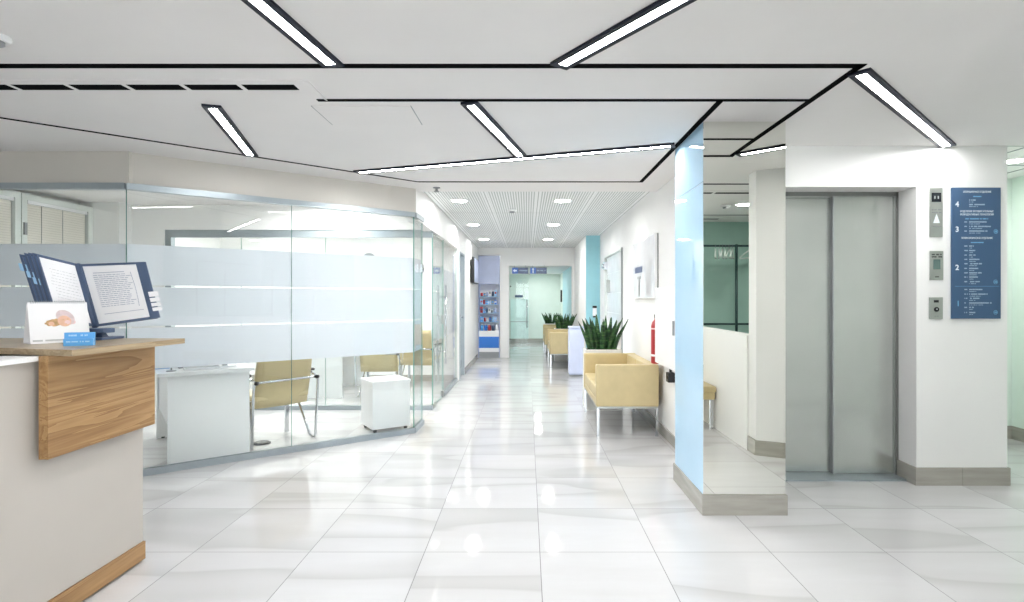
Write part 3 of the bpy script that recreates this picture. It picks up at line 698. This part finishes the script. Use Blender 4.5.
# left leaves fan out behind the front one
for k, (x, yT) in enumerate(((36.0, 254.2), (32.0, 253.2), (28, 253.0), (24, 253.2), (19.5, 254.5))):
    display_leaf(pt3(x, yT, 2.67+0.014*k), pt3(x+20, 318-0.5*k, 2.61+0.014*k), k == 0, (((0.72,0.84),) if k==4 else ((0.6,0.7),) if k == 3 else ((0.5,0.6),) if k == 2 else ()), 8+k, -1, M['navy'] if k == 0 else M['skylt'])
sp_ = MB().tube([STop-O, SBot-O], 0.013, 12).build('spine', M['navy'], t)
cb = SBot - O
MB().box(cb.x-0.05, cb.x+0.07, cb.y-0.045, cb.y+0.035, cb.z-0.028, cb.z-0.005, r=0.003).build('cradle', M['navy'], t)
MB().hexa([(-0.02,-0.02,0.01),(0.03,-0.02,0.01),(0.03,0.02,0.01),(-0.02,0.02,0.01),(cb.x-0.02,cb.y-0.02,cb.z-0.02),(cb.x+0.03,cb.y-0.02,cb.z-0.02),(cb.x+0.03,cb.y+0.02,cb.z-0.02),(cb.x-0.02,cb.y+0.02,cb.z-0.02)]).build('post', M['navy'], t)
MB().box(-0.11, 0.055, -0.06, 0.09, 0, 0.012, r=0.003).build('foot', M['navy'], t)

# ------------------------------------------------------------------ sofas
SX0, SX1, SY0, SY1 = 0.662, 1.262, 5.32, 6.52
def make_sofa(label):
    t = thing('sofa', label, 'sofa', ((SX0+SX1)/2, (SY0+SY1)/2, 0), 0, 'cream sofas along the corridor')
    w = 0.30; l = 0.60
    for s_ in (-1, 1):
        y0, y1 = (-l, -l+0.09) if s_ < 0 else (l-0.09, l)
        ar = MB().box(-w, w, y0, y1, 0.285, 0.685, r=0.014, seg=3).build('armrest', M['cream'], t)
    MB().box(w-0.11, w, -l+0.09, 0, 0.30, 0.68, r=0.014, seg=3).build('backrest', M['cream'], t)
    MB().box(w-0.11, w, 0, l-0.09, 0.30, 0.68, r=0.014, seg=3).build('backrest', M['cream'], t)
    MB().box(-w+0.005, w-0.11, -l+0.09, 0, 0.34, 0.462, r=0.016, seg=3).build('seat_cushion', M['cream'], t)
    MB().box(-w+0.005, w-0.11, 0, l-0.09, 0.34, 0.462, r=0.016, seg=3).build('seat_cushion', M['cream'], t)
    MB().box(-w+0.008, w-0.02, -l+0.08, l-0.08, 0.285, 0.34, r=0.004).build('seat_base', M['cream'], t)
    MB().box(-w+0.01, w-0.01, -l+0.01, l-0.01, 0.267, 0.285).build('underframe', M['steelplate'], t)
    for sx in (-1, 1):
        for sy in (-1, 1):
            cx = sx*(w-0.018); cy = sy*(l-0.018)
            MB().box(cx-0.012, cx+0.012, cy-0.012, cy+0.012, 0.006, 0.27).box(cx-0.014, cx+0.014, cy-0.014, cy+0.014, 0, 0.006).build('leg', M['chrome'], t)
    return t
s1 = make_sofa('cream two-seat sofa nearest, under the white wall cabinet')
for x, y, l in ((0.725, 10.97, 'second cream sofa down the corridor, beyond the pale bin'), (0.69, 13.05, 'farthest cream sofa, before the end of the corridor')):
    c = copy_tree(s1); c.location = (x, y, 0); c['label'] = l

# planters with sansevieria
def make_plant(x0, x1, y0, y1, zt, hl, label, seed, n):
    r = random.Random(seed)
    t = thing('potted_plant', label, 'potted plant', ((x0+x1)/2, (y0+y1)/2, 0), 0, 'potted snake plants beside the sofas')
    w, d = (x1-x0)/2, (y1-y0)/2
    MB().box(-w, w, -d, -d+0.02, 0, zt, r=0.003).box(-w, w, d-0.02, d, 0, zt, r=0.003).box(-w, -w+0.02, -d+0.02, d-0.02, 0, zt, r=0.003).box(w-0.02, w, -d+0.02, d-0.02, 0, zt, r=0.003).box(-w+0.02, w-0.02, -d+0.02, d-0.02, 0, 0.03).build('planter', M['planter'], t)
    MB().box(-w+0.02, w-0.02, -d+0.02, d-0.02, zt-0.06, zt-0.012).build('soil', M['soil'], t)
    lf = MB()
    for k in range(n):
        u = (k+0.5)/n*2-1
        cx = (w-0.07)*u + r.uniform(-0.02, 0.02); cy = r.uniform(-d+0.07, d-0.07)
        h = hl*r.uniform(0.72, 1.05); lean = 0.42*u*h + r.uniform(-0.04, 0.04); ly = r.uniform(-0.10, 0.08)*h*2
        wd_ = r.uniform(0.026, 0.042); fa = r.uniform(-0.7, 0.7); seg = 7; vs = []; fs = []
        for i in range(seg+1):
            q = i/seg; ww = wd_*(0.75+0.6*q-1.35*q**2.6) if q < 1 else 0.001
            c = Vector((cx + lean*q**1.4, cy + ly*q, zt-0.03 + h*q)); sd = Vector((math.cos(fa+0.3*q), math.sin(fa+0.3*q), 0))
            nn = Vector((-sd.y, sd.x, 0))
            vs += [c - sd*ww - nn*0.006, c - nn*-0.004, c + sd*ww - nn*0.006, c - nn*0.006]
        for i in range(seg):
            for j in range(4): fs.append((4*i+j, 4*i+(j+1)%4, 4*i+4+(j+1)%4, 4*i+4+j))
        lf.faces(vs, fs)
    lf.build('foliage', M['leaf'], t)
make_plant(0.69, 1.12, 6.58, 6.88, 0.715, 0.43, 'snake plant in a white planter behind the nearest sofa', 3, 22)
make_plant(0.58, 0.98, 11.68, 11.96, 0.685, 0.34, 'snake plant in a white planter behind the second sofa', 5, 20)
make_plant(0.42, 0.74, 13.75, 14.05, 0.70, 0.32, 'farthest snake plant, behind the last sofa', 9, 14)

# pale bin column by the wall
t = thing('waste_bin', 'tall pale lilac bin standing between the first and second sofa', 'bin', (0.84, 9.55, 0))
MB().box(-0.13, 0.13, -0.13, 0.13, 0.025, 0.81, r=0.03, seg=3).build('body', M['bin'], t)
MB().box(-0.132, 0.132, -0.132, 0.132, 0.81, 0.845, r=0.012).build('lid', M['bin'], t)
MB().box(-0.12, 0.12, -0.12, 0.12, 0, 0.025).build('base', M['grey'], t)

# wall cabinet, extinguisher, socket box
t = thing('wall_cabinet', 'flat white cabinet hung on the corridor wall above the nearest sofa', 'cabinet', (XR, 4.75, 0.712))
MB().box(-0.075, 0, -0.58, 0.58, 0, 0.71, r=0.002).build('body', M['white'], t)
d = MB().box(-0.085, -0.076, -0.58, 0.58, 0.002, 0.708, r=0.001).build('door', M['white'], t)
MB().box(-0.10, -0.085, -0.13, -0.10, 0.30, 0.42, r=0.003).build('handle', M['grey'], d)
t = thing('fire_extinguisher', 'red fire extinguisher on the wall just past the white cabinet', 'fire extinguisher', (XR-0.055, 5.41, 0.69))
MB().lathe([(0.046,0),(0.05,0.01),(0.05,0.36),(0.04,0.40),(0.018,0.425),(0.018,0.44)]).build('cylinder', M['red'], t)
MB().lathe([(0.0506,0.07),(0.0506,0.09)]).build('label_band', M['paper'], t)
MB().lathe([(0.0506,0.33),(0.0506,0.345)]).build('collar_band', M['pink'], t)
MB().box(-0.015,0.015,-0.03,0.03,0.44,0.475,r=0.003).build('valve', M['plastic'], t)
MB().box(0.035, 0.055, -0.03, 0.03, 0.1, 0.34).build('bracket', M['plastic'], t)
t = thing('cable_box', 'small black box under the white wall cabinet', 'box', (XR, 4.97, 0.575))
MB().box(-0.06, 0, -0.045, 0.045, 0, 0.085, r=0.004).build('case', M['plastic'], t)
MB().box(-0.063, -0.06, -0.02, 0.02, 0.03, 0.055).build('face', M['screen'], t)
MB().tube([(-0.03,0,0.08),(-0.03,0,0.12)],0.012).build('stem', M['plastic'], t)
# framed glossy board
t = thing('picture_board', 'glossy white framed board on the corridor wall above the sofa', 'picture', (XR, 6.12, 1.32))
MB().box(-0.035, 0, -0.56, 0.56, 0, 0.655, r=0.002).build('frame', M['white'], t)
MB().box(-0.039, -0.035, -0.545, 0.545, 0.012, 0.643).build('sheet', M['gloss'], t)
MB().box(-0.007, 0.0, -0.563, -0.56, 0, 0.655).build('edge_strip', M['plastic'], t)
MB().box(-0.0405, -0.039, 0.02, 0.42, 0.29, 0.36).build('blue_patch', M['signbody'], t)  # flat blue rectangle on the sheet
MB().box(-0.0405, -0.039, 0.15, 0.23, 0.03, 0.23).box(-0.0405, -0.039, 0.08, 0.30, 0.22, 0.25).build('grey_print', M['grey'], t)
MB().box(-0.0405, -0.039, -0.40, -0.15, 0.03, 0.40).build('pale_print', M['ltgrey'], t)
# dispenser on turquoise pilaster
t = thing('soap_dispenser', 'small black and white dispenser on the turquoise pilaster', 'dispenser', (1.21, 10.0, 0.98))
MB().box(-0.035, 0.035, -0.07, 0, 0.03, 0.17, r=0.008).build('body', M['paper'], t)
MB().box(-0.035, 0.035, -0.075, 0, 0.17, 0.21, r=0.008).build('cap', M['plastic'], t)
MB().box(-0.025, 0.025, -0.06, 0, 0, 0.03, r=0.004).build('nozzle', M['plastic'], t)
# television
t = thing('television', 'flat television on the left corridor wall seen edge-on', 'television', (XL, 11.15, 1.62))
MB().box(0.03, 0.085, -0.46, 0.46, 0, 0.5, r=0.004).build('case', M['plastic'], t)
MB().box(0.085, 0.088, -0.445, 0.445, 0.02, 0.485).build('screen', M['lilac'], t)
MB().box(0, 0.03, -0.12, 0.12, 0.15, 0.35).build('bracket', M['grey'], t)

# display kiosk with shelves
t = thing('display_cabinet', 'blue and lilac glass-fronted display cabinet at the end of the left corridor wall', 'cabinet', (-0.845, 12.45, 0))
w = 0.235
MB().box(-w, -w+0.015, -0.05, 0.24, 0, 2.27).box(w-0.015, w, -0.05, 0.24, 0, 2.27).build('side_panel', M['lilac'], t)
MB().box(-w+0.015, w-0.015, 0.22, 0.24, 0.5, 1.65).build('back_panel', M['paper'], t)
MB().box(-w+0.015, w-0.015, -0.05, 0.24, 1.64, 2.27).build('header_panel', M['lilac'], t)
for z0, z1 in ((0.47,0.60),(0.13,0.22)): MB().box(-w+0.015, w-0.015, -0.05, 0.24, z0, z1).build('white_panel', M['white'], t)
MB().box(-w+0.015, w-0.015, -0.052, 0.24, 0.22, 0.47).build('blue_panel', M['kblue'], t)
MB().box(-w+0.015, w-0.015, -0.04, 0.24, 0, 0.13).build('plinth', M['grey'], t)
SH = [0.60, 0.80, 1.0, 1.19, 1.37]
for z in SH[1:]: MB().box(-w+0.015, w-0.015, -0.04, 0.22, z-0.008, z).build('shelf', M['skylt'], t)
cols = [M['kblue'], M['sky'], M['red'], M['paper'], M['lilac'], M['navy'], M['grey'], M['skylt']]
r = random.Random(11)
rowname = ['bottom shelf', 'second shelf from the bottom', 'middle shelf', 'second shelf from the top', 'top shelf']
cname = ['strong blue', 'sky blue', 'red', 'white', 'lilac', 'navy', 'grey', 'pale blue']
for j, z in enumerate(SH):
    x = -0.20; perm = list(range(8)); r.shuffle(perm); i = 0
    while x < 0.17 and i < 6:
        ww = r.uniform(0.045, 0.07); hh = r.uniform(0.07, 0.14); ci = perm[i]
        if j == 0: ww = 0.075; hh = 0.15
        bottle = r.random() < 0.4 or j == 0
        nm = 'medicine_bottle' if bottle else 'medicine_box'
        q = thing(nm, '%s medicine %s on the %s of the display cabinet' % (cname[ci], 'bottle' if bottle else 'carton', rowname[j]), 'bottle' if bottle else 'box', (-0.845+x+ww/2, 12.45+0.03, z), 0, 'packages in the display cabinet')
        if bottle:
            MB().lathe([(ww*0.45,0),(ww*0.45,hh*0.7),(ww*0.25,hh*0.85)], seg=10).build('body', cols[ci], q)
            MB().lathe([(ww*0.25,hh*0.85),(ww*0.25,hh)], seg=10).build('cap', M['paper'], q)
        else:
            MB().box(-ww/2, ww/2, -0.03, 0.04, 0, hh).build('carton', cols[ci], q)
            MB().box(-ww*0.35, ww*0.35, -0.0315, -0.03, hh*0.4, hh*0.75).build('print', cols[(ci+3)%8], q)
        x += ww + 0.008; i += 1

# hanging signs
for k, (x0, x1, l) in enumerate(((-0.331, 0.026, 'left slate blue hanging sign with a white arrow at corridor end'), (0.07, 0.437, 'right slate blue hanging sign with a white pictogram at corridor end'))):
    t = thing('hanging_sign', l, 'sign', ((x0+x1)/2, 12.36, 1.87), 0, 'hanging signs')
    hw = (x1-x0)/2; m = -hw + 0.13
    MB().box(m, hw, -0.012, 0.012, 0, 0.135).build('panel', M['signbody'], t)
    MB().box(-hw, m, -0.012, 0.012, 0, 0.135).build('icon_panel', M['signicon'], t)
    ic = MB(); cx = (m-hw)/2
    if k == 0:
        ic.faces([(cx-0.045,-0.0126,0.067),(cx,-0.0126,0.03),(cx,-0.0126,0.105)], [(0,1,2)], 0, False); ic.box(cx, cx+0.04, -0.013, -0.012, 0.052, 0.083)
    else:
        ic.cyl((cx,-0.012,0.10),(cx,-0.0135,0.10),0.022); ic.box(cx-0.012, cx+0.012, -0.0135, -0.012, 0.012, 0.075)
    ic.build('pictogram', M['signwhite'], t)
    s_ = MB(); scribble(s_, m+0.02, 0.07, hw-m-0.05, 0.03, -0.0126, k+31); s_.build('lettering', M['signdim'], t)
    for sx in (-0.7, 0.7): MB().cyl((sx*hw, 0.03, 0.13), (sx*hw, 0.03, 0.185), 0.004, seg=8).box(sx*hw-0.01, sx*hw+0.01, -0.01, 0.034, 0.12, 0.135).build('hanger', M['alu'], t)

# end glass door, plate, intercom
ed = struct('door_5', pane(MB(), (-0.50, 16.62), (0.05, 16.62), 0.01, 1.95), [M['glass'], M['glassedge']])
MB().box(-0.485, 0.04, 16.622, 16.63, 0.12, 1.30).build('frosted_film', M['palefilm'], ed)
MB().box(-0.49, 0.045, 16.612, 16.624, 0.62, 0.635).build('stripe', M['grey'], ed)
MB().tube([(0.0, 16.57, 0.45), (0.0, 16.57, 1.28)], 0.016).cyl((0,16.57,0.6),(0,16.62,0.6),0.01).cyl((0,16.57,1.15),(0,16.62,1.15),0.01).build('pull_handle', M['chrome'], ed)
MB().box(-0.36, -0.12, 16.6, 16.613, 1.35, 1.42).build('name_plate', M['navy'], ed)
t = thing('wall_intercom', 'narrow dark intercom at the right end of the far corridor wall', 'intercom', (0.985, 15.9, 1.22))
MB().box(-0.03, 0.015, -0.06, 0.06, 0, 0.34, r=0.004).build('case', M['plastic'], t)
MB().box(-0.034, -0.03, -0.04, 0.04, 0.2, 0.3).build('speaker_grille', M['grey'], t)
t = thing('wall_hook', 'small dark knob on the left edge of the recess back wall', 'hook', (-0.49, 16.7, 1.68))
MB().cyl((0,0,0),(0,-0.03,0),0.02).build('rosette', M['plastic'], t); MB().cyl((0,-0.03,0),(0,-0.06,0.01),0.014).build('knob', M['plastic'], t)

# ------------------------------------------------------------------ office furniture
def make_chair(label, loc, rz):
    t = thing('conference_chair', label, 'chair', loc, rz, 'cream chairs with chrome frames in the offices')
    vs, fs = [], []; n = 9; mrows = 8
    for side in (0, 1):
        for i in range(n):
            u = i/(n-1); z = 0.34 + 0.52*u; yb = -0.235 - 0.09*u**1.3 + 0.04*(1-u)**3 + (0.045 if side else 0)
            for j in range(mrows+1):
                x = -0.245 + 0.49*j/mrows; cv = 0.03*(2*j/mrows-1)**2
                vs.append((x*(1-0.06*u**4), yb + cv, z))
    W = mrows+1
    for i in range(n-1):
        for j in range(mrows):
            fs.append((i*W+j, i*W+j+1, (i+1)*W+j+1, (i+1)*W+j)); o_ = n*W
            fs.append((o_+i*W+j, o_+(i+1)*W+j, o_+(i+1)*W+j+1, o_+i*W+j+1))
    o_ = n*W
    for j in range(mrows):
        fs.append((j, o_+j, o_+j+1, j+1)); b_ = (n-1)*W; fs.append((b_+j, b_+j+1, o_+b_+j+1, o_+b_+j))
    for i in range(n-1):
        fs.append((i*W, (i+1)*W, o_+(i+1)*W, o_+i*W)); e_ = W-1; fs.append((i*W+e_, o_+i*W+e_, o_+(i+1)*W+e_, (i+1)*W+e_))
    MB().faces(vs, fs).build('backrest', M['cream'], t)
    MB().box(-0.245, 0.245, -0.21, 0.25, 0.40, 0.455, r=0.02, seg=3).build('seat', M['cream'], t)
    fr = MB()
    fr.tube([(-0.27,-0.30,0.585), (-0.2,-0.315,0.59), (0.2,-0.315,0.59), (0.27,-0.30,0.585)], 0.011)
    fr.build('back_bar', M['chrome'], t)
    for s_ in (-1, 1):
        MB().tube([(s_*0.27,-0.30,0.585), (s_*0.285,-0.295,0.57), (s_*0.29,-0.285,0.52), (s_*0.285,-0.25,0.03), (s_*0.28,-0.235,0.012), (s_*0.27,-0.215,0.012), (s_*0.262,-0.19,0.03), (s_*0.21,-0.05,0.385)], 0.011).build('rear_leg', M['chrome'], t)
        MB().box(s_*0.23-0.017, s_*0.23+0.017, 0.165, 0.19, 0.0, 0.40, r=0.003).build('front_leg', M['chrome'], t)
        MB().tube([(s_*0.275,-0.295,0.59), (s_*0.29,-0.1,0.63), (s_*0.285,0.13,0.62), (s_*0.26,0.18,0.56), (s_*0.23,0.18,0.40)], 0.010).build('arm_tube', M['chrome'], t)
        MB().box(s_*0.288-0.022, s_*0.288+0.022, -0.2, 0.1, 0.632, 0.655, r=0.008).build('arm_pad', M['plastic'], t)
        MB().cyl((s_*0.262,-0.312,0.585),(s_*0.285,-0.296,0.585),0.017).build('bar_cap', M['plastic'], t)
    return t
c1 = make_chair('cream chair with chrome legs beside the white desk behind the front glass', (-2.392, 5.22, 0), math.radians(51)); c1.scale.x = 1.04
for x, y, a, l in ((-1.99, 7.64, 3, 'cream chair in the rear office above the white pedestal'), (-1.60, 8.36, -6, 'cream chair in the rear office nearest its glass door')):
    c = copy_tree(c1); c.scale.x = 1.0; c.location = (x, y, 0); c.rotation_euler.z = math.radians(a); c['label'] = l
ang = math.atan2(U.y, U.x)
def hit(px, off):
    """plan point on the line offset inward from the front glass, at photo column px"""
    k = (px-527)/557; P = L + NV*off
    s = (k*P.y - P.x)/(U.x - k*U.y); return P + U*s
a = hit(167.5, 0.15); b = hit(249.5, 0.15); wd = (b-a).length
t = thing('office_desk', 'white desk with side panels just behind the front glass', 'desk', (a.x, a.y, 0), ang)
MB().box(0, wd, 0, 0.028, 0, 0.712, r=0.001).build('side_panel', M['white'], t)
MB().box(0, wd, 1.10, 1.128, 0, 0.712, r=0.001).build('side_panel', M['white'], t)
MB().box(0.02, 0.04, 0.03, 1.10, 0.28, 0.70).build('modesty_panel', M['white'], t)
MB().box(-0.07, wd+0.03, -0.06, 1.19, 0.712, 0.74, r=0.002).build('top', M['white'], t)
for y in (0.014, 1.114): MB().cyl((0.05,y,-0.0),(0.05,y,0.012),0.02).build('foot', M['plastic'], t)
def on_desk(x, y): p = a + U*x + NV*y; return (p.x, p.y, 0.74)
q = thing('monitor', 'white monitor standing on the desk behind frosted glass', 'monitor', on_desk(wd-0.16, 0.16), ang)
MB().box(-0.15, 0.15, -0.012, 0.012, 0.05, 0.27, r=0.006).build('screen_case', M['white'], q); MB().box(-0.08, 0.08, -0.05, 0.07, 0, 0.008).build('foot', M['white'], q); MB().box(-0.02, 0.02, 0.0, 0.015, 0.008, 0.08).build('stem', M['grey'], q)
q = thing('keyboard', 'flat white keyboard at the desk edge behind the glass', 'keyboard', on_desk(wd*0.42, 0.07), ang)
MB().box(-0.13, 0.13, -0.05, 0.06, 0, 0.018, r=0.003).build('case', M['white'], q); MB().box(-0.12, 0.12, -0.04, 0.05, 0.018, 0.022).build('key_block', M['ltgrey'], q)
q = thing('pen_stand', 'small dark pen stand at the left of the white desk', 'pen stand', on_desk(0.03, 0.06), ang)
MB().lathe([(0.035,0),(0.035,0.006),(0.006,0.01)]).build('base', M['grey'], q); MB().tube([(0,0,0.008),(0.004,0,0.07)],0.006).build('pen', M['grey'], q)
q = thing('blue_folder', 'pale blue folder standing on the desk behind frosted glass', 'folder', on_desk(-0.02, 0.32), ang)
MB().box(-0.05, 0.06, -0.03, 0.03, 0, 0.25, r=0.004).build('cover', M['sky'], q); MB().box(-0.045, 0.055, -0.026, 0.026, 0.02, 0.252).build('sheets', M['paper'], q)
q = thing('desk_phone', 'grey telephone on the desk behind frosted glass', 'telephone', on_desk(wd*0.3, 0.3), ang)
MB().hexa([(-0.08,-0.08,0),(0.08,-0.08,0),(0.08,0.08,0),(-0.08,0.08,0),(-0.08,-0.08,0.02),(0.08,-0.08,0.02),(0.08,0.08,0.07),(-0.08,0.08,0.07)]).build('body', M['grey'], q); MB().box(-0.085,-0.04,-0.09,0.09,0.06,0.09,r=0.012).build('handset', M['plastic'], q)
# pedestal
p0 = Vector((-1.50, 5.41)); ud = Vector((0.83, 0.557)).normalized()
t = thing('pedestal', 'low white drawer pedestal on castors at the glass corner', 'pedestal', (p0.x, p0.y, 0), math.atan2(ud.y, ud.x))
MB().box(0, 0.385, 0, 0.36, 0.04, 0.485, r=0.002).build('body', M['white'], t)
MB().box(-0.006, 0.391, -0.008, 0.366, 0.485, 0.508, r=0.002).build('top', M['white'], t)
for x in (0.035, 0.35):
    for y in (0.035, 0.325): MB().cyl((x-0.012,y,0.02),(x+0.012,y,0.02),0.02).box(x-0.008,x+0.008,y-0.01,y+0.01,0.02,0.041).build('castor', M['plastic'], t)
MB().box(0.15, 0.22, 0.12, 0.15, 0.508, 0.511, r=0.001).build('finger_pull', M['grey'], t)
# floor socket
t = thing('floor_socket', 'black round floor socket by the chair behind the glass', 'socket', (-2.42, 5.08, 0))
MB().lathe([(0.078,0),(0.078,0.006),(0.06,0.012)]).build('ring', M['plastic'], t); MB().lathe([(0.058,0.008),(0.058,0.014)]).build('lid', M['screen'], t)
# rear desk
t = thing('office_desk', 'white desk in the rear office seen through the glass divider', 'desk', (-2.93, 7.38, 0))
MB().box(0, 0.48, 0, 0.028, 0, 0.712).build('side_panel', M['white'], t); MB().box(0, 0.48, 1.1, 1.128, 0, 0.712).build('side_panel', M['white'], t); MB().box(0.02,0.04,0.028,1.1,0.25,0.7).build('modesty_panel', M['white'], t)
MB().box(-0.25, 0.53, -0.06, 1.19, 0.712, 0.74).build('top', M['white'], t)
# clock on rear office wall
t = thing('wall_clock', 'round grey-rimmed clock on the rear office wall', 'clock', (-2.52, 8.9, 1.93))
t.rotation_euler = (PI/2, 0, 0)
MB().lathe([(0.115,0),(0.115,0.03),(0.10,0.034),(0.098,0.024)]).build('rim', M['grey'], t); MB().lathe([(0.098,0.004),(0.098,0.022)]).build('dial', M['paper'], t)
MB().box(-0.003,0.003,0,0.07,0.023,0.025).box(0,0.05,-0.003,0.003,0.023,0.025).build('hands', M['plastic'], t)

# ------------------------------------------------------------------ cloakroom things (seen in the mirror)
RY = -0.5
t = thing('coat_rack', 'dark metal coat rack with two rails seen in the mirror', 'coat rack', (2.745, RY, 0))
MB().tube([(0,0,0),(0,0,2.03)], 0.018).build('post', M['teal'], t)
MB().tube([(1.3,0,0),(1.3,0,2.03)], 0.018).build('post', M['teal'], t)
MB().tube([(-0.65,0,2.01),(1.32,0,2.01)], 0.014).build('rail', M['teal'], t)
MB().tube([(-0.65,0,0.985),(1.32,0,0.985)], 0.014).build('rail', M['teal'], t)
MB().tube([(-0.65,0,0),(-0.65,0,2.03)], 0.018).build('post', M['teal'], t)
def make_hanger(x, a):
    t = thing('coat_hanger', 'pale plastic coat hanger in the bunch on the rack in the mirror', 'hanger', (x, RY, 2.025), a, 'coat hangers on the rack')
    MB().tube([(0,0.012,-0.03),(0,0.016,-0.005),(0,0.0,0.004),(0,-0.016,-0.01),(0,-0.01,-0.035),(0,0,-0.06)], 0.0025, 8).build('hook', M['chrome'], t)
    MB().tube([(0,0,-0.06),(0,-0.1,-0.10),(0,-0.21,-0.155),(0,-0.215,-0.165),(0,-0.2,-0.17),(0,0.2,-0.17),(0,0.215,-0.165),(0,0.21,-0.155),(0,0.1,-0.10),(0,0,-0.06)], 0.010, 8).build('body', M['hanger'], t)
    return t
h0 = make_hanger(2.47, 0.35)
for k, (x, a) in enumerate(((2.52,0.3),(2.56,0.42),(2.60,0.38),(2.65,0.5),(2.69,0.45))):
    c = copy_tree(h0); c.location.x = x; c.rotation_euler.z = a
c = copy_tree(h0); c.location.x = 2.93; c.rotation_euler.z = -0.3; c['label'] = 'single coat hanger apart from the bunch, right on the rack in the mirror'
t = thing('bench', 'low cream upholstered bench at the cloakroom half wall in the mirror', 'bench', (1.66, 0.6, 0))
MB().box(-0.26, 0.245, -0.7, 0.6, 0.37, 0.435, r=0.015, seg=3).build('seat', M['cream'], t)
MB().box(-0.25, 0.235, -0.69, 0.59, 0.30, 0.37, r=0.004).build('seat_base', M['cream'], t)
for sx in (-0.22, 0.21):
    for sy in (-0.65, 0.55): MB().box(sx-0.015, sx+0.015, sy-0.015, sy+0.015, 0, 0.30).build('leg', M['chrome'], t)

# ------------------------------------------------------------------ camera, world, view
cam = bpy.data.cameras.new('camera'); co = bpy.data.objects.new('camera', cam); COL.objects.link(co)
co.location = (0, 0, 1.32); co.rotation_euler = (PI/2, 0, 0)
cam.sensor_width = 36; cam.lens = 557/1024*36; cam.shift_x = -15/1024; cam.shift_y = -2.5/1024; cam.clip_start = 0.02
sc.camera = co
wd_ = bpy.data.worlds.new('world'); sc.world = wd_; wd_.use_nodes = True
wd_.node_tree.nodes['Background'].inputs[0].default_value = (0.96, 0.98, 1, 1); wd_.node_tree.nodes['Background'].inputs[1].default_value = 4.0
sc.view_settings.view_transform = 'Standard'; sc.view_settings.look = 'None'; sc.view_settings.gamma = 1.0
sc.view_settings.use_curve_mapping = False; sc.view_settings.exposure = 0.7
cy = sc.cycles
cy.max_bounces = 14; cy.diffuse_bounces = 8; cy.glossy_bounces = 6; cy.transmission_bounces = 8; cy.transparent_max_bounces = 24
cy.caustics_reflective = False; cy.caustics_refractive = False; cy.sample_clamp_indirect = 8.0
